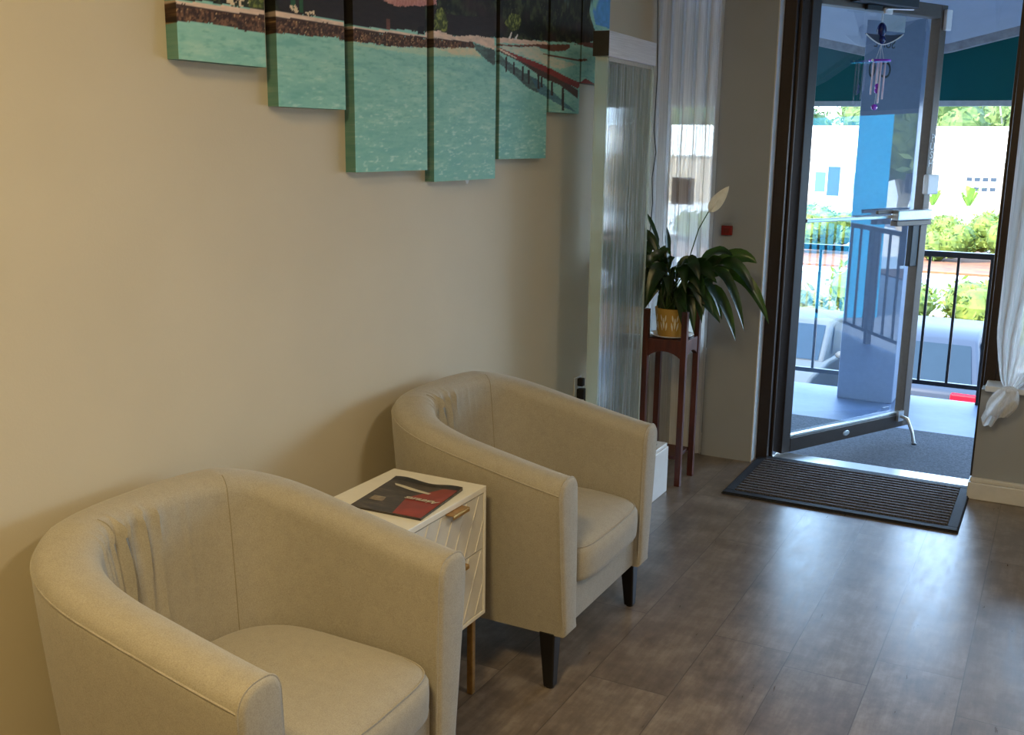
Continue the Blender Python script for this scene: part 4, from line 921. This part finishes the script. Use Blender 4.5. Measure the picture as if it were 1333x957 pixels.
# ------------------------------------------------------------------ street and buildings beyond the railing
def blob_plant(name, label, cat, x, y, zg, w, h, mat, n=900, leaf=0.12, seed=1, group=None, trunk=None, crown_from=0.0):
    r = random.Random(seed); t = thing(name, label, cat, (x, y, zg), group=group)
    cs = [(r.uniform(-0.32, 0.32) * w, r.uniform(-0.3, 0.3) * w, crown_from * h + (1 - crown_from) * h * r.uniform(0.3, 0.68), r.uniform(0.24, 0.36)) for _ in range(9)]
    mb = MB()
    for cx, cy, cz, cr in cs:
        mb.ball((cx, cy, cz), 1, 10, 7, (cr * w * 0.86, cr * w * 0.86, cr * (1 - crown_from) * h * 0.92))
    vs, fs = [], []
    for i in range(n):
        cx, cy, cz, cr = r.choice(cs); th = r.uniform(0, 2 * PI); u = r.uniform(-0.7, 1); q = math.sqrt(max(0, 1 - u * u)); k = r.uniform(0.86, 1.14)
        c = Vector((cx + cr * w * q * math.cos(th) * k, cy + cr * w * q * math.sin(th) * k, max(0.02, cz + cr * (1 - crown_from) * h * u * k)))
        a = Vector((r.uniform(-1, 1), r.uniform(-1, 1), r.uniform(-1, 1))).normalized(); b = a.cross(Vector((r.uniform(-1, 1), r.uniform(-1, 1), r.uniform(-1, 1)))).normalized()
        l = leaf * r.uniform(0.6, 1.3); o = len(vs); vs += [c - a * l, c + b * l * 0.4, c + a * l, c - b * l * 0.4]; fs.append((o, o + 1, o + 2, o + 3))
    mb.add(vs, fs); mb.build('leaves', mat, t)
    if trunk:
        tm = MB(); tm.tube([(0, 0, 0), (0.05 * w, 0, crown_from * h * 0.6), (0, 0.02 * w, h * 0.6)], [trunk, trunk * 0.8, trunk * 0.4], 8)
        for k in range(6):
            a = k * 1.05 + r.uniform(0, 0.5); tm.tube([(0, 0, crown_from * h * 0.7), (0.2 * w * math.cos(a), 0.2 * w * math.sin(a), h * 0.6), (0.42 * w * math.cos(a), 0.42 * w * math.sin(a), h * r.uniform(0.75, 0.95))], [trunk * 0.6, trunk * 0.4, trunk * 0.15], 6)
        tm.build('trunk', M['trunk'], t, smooth=60)
    return t
def car(name, label, loc, rz, paint):
    c = thing(name, label, 'car', loc, rz)                # faces local +x
    prof = [(-2.2, 0.35), (-2.24, 0.62), (-2.18, 0.92), (-1.75, 1.0), (0.85, 0.98), (1.75, 0.86), (2.15, 0.66), (2.2, 0.36), (1.75, 0.24), (-1.8, 0.24)]
    def loft(mb, prof, ws):
        n = len(prof); vs = []
        for sgn in (-1, 1):
            for (x, z), w in zip(prof, ws): vs.append((x, sgn * w, z))
        fs = [tuple(range(n)), tuple(range(n, 2 * n))[::-1]] + [(i, (i + 1) % n, n + (i + 1) % n, n + i) for i in range(n)]
        mb.add(vs, fs)
    b = MB(); loft(b, prof, [0.82, 0.86, 0.86, 0.84, 0.84, 0.82, 0.78, 0.8, 0.84, 0.84]); b.build('body', paint, c, bevel=0.06, seg=3, smooth=40)
    g = MB(); loft(g, [(-2.05, 0.93), (-1.45, 1.46), (-1.0, 1.52), (0.1, 1.5), (1.0, 0.95)], [0.78, 0.62, 0.6, 0.62, 0.76]); cab = g.build('cabin', paint, c, bevel=0.04, seg=3, smooth=40)
    def quad(name, pts, mat): return MB().add(pts, [(0, 1, 2, 3)]).build(name, mat, cab)
    quad('windscreen', [(0.97, -0.66, 0.985), (0.97, 0.66, 0.985), (0.21, 0.55, 1.448), (0.21, -0.55, 1.448)], M['car_glass'])
    quad('rear_window', [(-2.03, 0.66, 0.975), (-2.03, -0.66, 0.975), (-1.54, -0.55, 1.405), (-1.54, 0.55, 1.405)], M['car_glass'])
    for sg in (-1, 1):
        quad('side_window', [(0.55, sg * 0.775, 1.03), (-0.5, sg * 0.778, 1.03), (-0.5, sg * 0.645, 1.44), (0.02, sg * 0.655, 1.43)], M['car_glass'])
        quad('side_window', [(-0.58, sg * 0.778, 1.03), (-1.7, sg * 0.775, 1.06), (-1.35, sg * 0.66, 1.41), (-0.58, sg * 0.645, 1.44)], M['car_glass'])
        MB().ball((0.6, sg * 0.94, 1.04), 0.1, 10, 8, (0.7, 1.0, 0.7)).build('wing_mirror', paint, c, smooth=180)
        MB().box(-2.25, -2.14, sg * 0.62 - 0.17, sg * 0.62 + 0.17, 0.72, 0.9).build('tail_lamp', M['tail'], c, bevel=0.02)
        MB().box(2.0, 2.17, sg * 0.6 - 0.16, sg * 0.6 + 0.16, 0.66, 0.8).build('head_lamp', M['lamp'], c, bevel=0.02)
        for x in (-1.4, 1.35):
            w = MB().lathe([(0.0, -0.1), (0.3, -0.1), (0.33, -0.07), (0.33, 0.07), (0.3, 0.1), (0, 0.1)], 24); w.xf(Matrix.Translation((x, sg * 0.78, 0.33)) @ Matrix.Rotation(PI / 2, 4, 'X')); wo = w.build('wheel', M['tyre'], c, smooth=40)
            hb = MB().lathe([(0, -0.112), (0.2, -0.112), (0.2, 0.112), (0, 0.112)], 20); hb.xf(Matrix.Translation((x, sg * 0.78, 0.33)) @ Matrix.Rotation(PI / 2, 4, 'X')); hb.build('hubcap', M['alu'], wo)
    return c
ZG = -3.0
def outside():
    struct('ground', MB().box(-120, 140, 5.0, 200, ZG - 0.2, ZG), M['pavement'])
    struct('parking_lot', MB().box(-40, 60, 7.5, 20.5, ZG, ZG + 0.02), M['asphalt'])
    struct('planting_bed', MB().box(-40, 30, 20.5, 29.5, ZG, ZG + 0.08), M['mulch'])
    struct('road', MB().box(-90, 90, 31.0, 38.0, ZG, ZG + 0.02), M['asphalt'])
    struct('far_planting_bed', MB().box(-60, 40, 40.0, 49.0, ZG, ZG + 0.08), M['mulch'])
    # white commercial building
    b = thing('commercial_building', 'long white flat-roofed building across the street', 'building', (-10, 78, ZG))
    MB().box(-50, 60, 0, 14, 0, 5.7).box(-50, 60, -0.25, 0, 3.5, 5.75).build('walls', M['stucco'], b)
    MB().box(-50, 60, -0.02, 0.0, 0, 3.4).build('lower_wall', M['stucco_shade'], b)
    g = MB().box(3.4, 5.5, -0.12, -0.02, 0.9, 3.0).build('garage_door', M['shutter'], b)
    for i in range(4):
        for j in range(2): MB().box(3.55 + i * 0.5, 3.9 + i * 0.5, -0.14, -0.12, 1.5 + j * 0.65, 1.75 + j * 0.65).build('pane', M['pane'], g)
    for x in (-6.6, -3.9, 9.5):
        w = MB().box(x, x + 1.9, -0.12, -0.02, 0.7, 3.0).build('window', M['shutter'], b); MB().box(x + 0.95, x + 1.8, -0.14, -0.12, 0.85, 2.9).build('pane', M['pane'], w)
        MB().box(x + 0.08, x + 0.8, -0.14, -0.12, 1.1, 2.5).build('blue_panel', M['sign_blue'], w)
    # blue building down the row (mirrored in the door glass)
    bb = thing('blue_building', 'blue painted building at the far end of the parking lot', 'building', (20, 9.0, ZG))
    MB().box(0, 9, 0.8, 7.05, 0, 9.5).build('walls', M['sky_blue_wall'], bb)
    MB().box(-0.1, 9.1, 0.7, 7.15, 7.5, 7.7).build('roof', M['stucco'], bb)
    # trees behind the white building
    for i, (x, ty) in enumerate([(-36 + 12 * k, 100) for k in range(4)] + [(-30 + 12 * k, 114) for k in range(3)]):
        blob_plant('street_tree', 'green tree rising behind the white building', 'tree', x, ty, ZG, 8.6, 9.6 + (i % 3) * 0.8, M['tree'], 1500, 0.34, 20 + i, 'trees behind the white building', 0.3, 0.3)
    # clipped shrubs on the far bed and loose ones nearer
    for i, (x, y) in enumerate(((36, 27), (44, 29))):
        blob_plant('street_tree', 'broad green tree beside the blue building down the parking lot', 'tree', x, y, ZG, 6.0, 8.5, M['tree'], 1200, 0.3, 130 + i, 'trees by the blue building', 0.3, 0.25)
    for i, (hx, hyy) in enumerate([(-14.6 + 2.6 * k, 44.2) for k in range(7)] + [(-13.3 + 2.6 * k, 47.0) for k in range(6)]):
        blob_plant('hedge_shrub', 'rounded yellow-green shrub in the hedge row along the far side of the road', 'shrub', hx, hyy, ZG + 0.08, 2.0, 1.7 + 0.35 * ((i * 7) % 3) / 2, M['bush'], 900, 0.1, 50 + i, 'hedge shrubs beyond the road')
    for i, (x, y, w, h, m) in enumerate(((-6.6, 23.2, 2.2, 1.5, 'bush_pale'), (-4.9, 22.3, 1.9, 1.5, 'bush_pale'), (-3.5, 25.2, 2.1, 1.7, 'bush'), (-1.3, 26.6, 2.0, 1.8, 'bush'), (-2.1, 22.2, 1.5, 1.0, 'bush_pale'), (-7.8, 27, 2.3, 1.6, 'bush'), (-0.3, 24, 1.9, 1.3, 'bush'))):
        blob_plant('garden_shrub', 'loose leafy shrub in the mulched bed behind the parked cars', 'shrub', x, y, ZG + 0.05, w, h, M[m], 900, 0.11, 80 + i, 'shrubs in the bed behind the cars')
    for i, (x, y) in enumerate(((-8.0, 74.0), (-5.9, 74.6), (-10.4, 75.0))):
        t = thing('palm', 'bright green fan palm in front of the white building', 'palm', (x, y, ZG), group='palms by the white building'); p = MB(); r = random.Random(i)
        for k in range(16):
            a = 2 * PI * k / 16 + r.uniform(-0.2, 0.2); L = r.uniform(0.7, 1.1); up = r.uniform(0.7, 1.5); ca, sa = math.cos(a), math.sin(a)
            q = [(0, 0, 0.5), (0.5 * L * ca, 0.5 * L * sa, 0.6 + up * 0.9), (L * ca, L * sa, 0.5 + up)]
            p.add([(q[0][0] - 0.06 * sa, q[0][1] + 0.06 * ca, q[0][2]), (q[0][0] + 0.06 * sa, q[0][1] - 0.06 * ca, q[0][2]), (q[1][0] + 0.14 * sa, q[1][1] - 0.14 * ca, q[1][2]), (q[1][0] - 0.14 * sa, q[1][1] + 0.14 * ca, q[1][2]), q[2]], [(0, 1, 2, 3), (3, 2, 4)])
        p.build('fronds', M['palm'], t); MB().tube([(0, 0, 0), (0, 0, 0.7)], 0.09, 8).build('trunk', M['trunk'], t)
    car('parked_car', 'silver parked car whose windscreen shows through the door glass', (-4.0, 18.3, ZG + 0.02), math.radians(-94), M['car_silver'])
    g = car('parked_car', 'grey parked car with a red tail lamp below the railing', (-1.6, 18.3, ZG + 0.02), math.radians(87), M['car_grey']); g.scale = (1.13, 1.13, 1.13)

# ------------------------------------------------------------------ light and camera
def light(name, kind, loc, energy, color, size=None, size_y=None, rot=(0, 0, 0), portal=False, spread=None):
    l = bpy.data.lights.new(name, kind); l.energy = energy; l.color = color
    if kind == 'AREA':
        l.shape = 'RECTANGLE'; l.size = size; l.size_y = size_y or size
        if portal: l.cycles.is_portal = True
        if spread: l.spread = spread
    o = bpy.data.objects.new(name, l); COL.objects.link(o); o.location = loc; o.rotation_euler = rot; return o
def lights():
    w = bpy.data.worlds.new('sky'); SC.world = w; w.use_nodes = True; n = w.node_tree.nodes; l = w.node_tree.links
    bg = n['Background']; tc = n.new('ShaderNodeTexCoord'); sx = n.new('ShaderNodeSeparateXYZ'); rp = n.new('ShaderNodeValToRGB')
    l.new(tc.outputs['Generated'], sx.inputs[0]); l.new(sx.outputs['Z'], rp.inputs['Fac'])
    e = rp.color_ramp.elements; e[0].position = 0.0; e[0].color = (0.6, 0.8, 1.0, 1); e[1].position = 0.6; e[1].color = (0.32, 0.58, 1.0, 1)
    l.new(rp.outputs['Color'], bg.inputs['Color']); bg.inputs['Strength'].default_value = SKY
    s = light('sun', 'SUN', (0, 0, 20), SUN, (1.0, 0.96, 0.88)); s.data.angle = math.radians(0.6)
    s.rotation_euler = Vector((0.45, 0.75, -0.75)).to_track_quat('-Z', 'Y').to_euler()
    # sky portals in the openings
    light('door_portal', 'AREA', (-0.71, 5.0, 1.12), 1, (1, 1, 1), 0.95, 2.2, (-PI / 2, 0, 0), True)
    light('window_portal', 'AREA', (1.3, 5.0, 1.45), 1, (1, 1, 1), 3.0, 1.9, (-PI / 2, 0, 0), True)
    for nm, x, y, en, colr in LAMPS:
        light(nm, 'AREA', (x, y, 2.78), en, colr, 0.5, 0.5)
def camera():
    f, th, ro, ya = 1359.19441, 0.21512098, 0.013486623, 0.485141412
    fwd = Vector((-math.sin(ya) * math.cos(th), math.cos(ya) * math.cos(th), -math.sin(th))); rt = Vector((math.cos(ya), math.sin(ya), 0)); up = rt.cross(fwd)
    r2 = rt * math.cos(ro) + up * math.sin(ro); u2 = up * math.cos(ro) - rt * math.sin(ro)
    c = bpy.data.cameras.new('camera'); c.sensor_fit = 'HORIZONTAL'; c.sensor_width = 36; c.lens = 36 * f / 1333; c.clip_start = 0.05; c.clip_end = 500
    o = bpy.data.objects.new('camera', c); COL.objects.link(o)
    o.matrix_world = Matrix(((r2.x, u2.x, -fwd.x, 0), (r2.y, u2.y, -fwd.y, 0), (r2.z, u2.z, -fwd.z, 1.5), (0, 0, 0, 1)))
    SC.camera = o
SKY, SUN = 8.0, 16.0
LAMPS = (('room_light', -0.6, 0.0, 33, (1.0, 0.76, 0.36)), ('room_light', 1.0, 1.8, 17, (1.0, 0.88, 0.68)))  # warm ceiling lamp, then an unseen fill added to brighten the room
room(); shell_outside(); door(); door_mat()
make_chair('armchair', 'beige linen tub armchair in the foreground, nearer to the camera', (-1.42, 1.508, 0), 'pair of tub armchairs')
make_chair('armchair', 'beige linen tub armchair beyond the side table, next to the water wall', (-1.42, 2.722, 0), 'pair of tub armchairs')
side_table(); magazine(); canvases(); water_wall(); plant_group(); curtains(); small_things(); outside(); lights(); camera()
SC.view_settings.view_transform = 'Standard'; SC.view_settings.look = 'None'; SC.view_settings.exposure = 0.74
SC.cycles.use_denoising = True
SC.cycles.max_bounces = 10; SC.cycles.diffuse_bounces = 5; SC.cycles.transparent_max_bounces = 16; SC.cycles.sample_clamp_indirect = 6.0
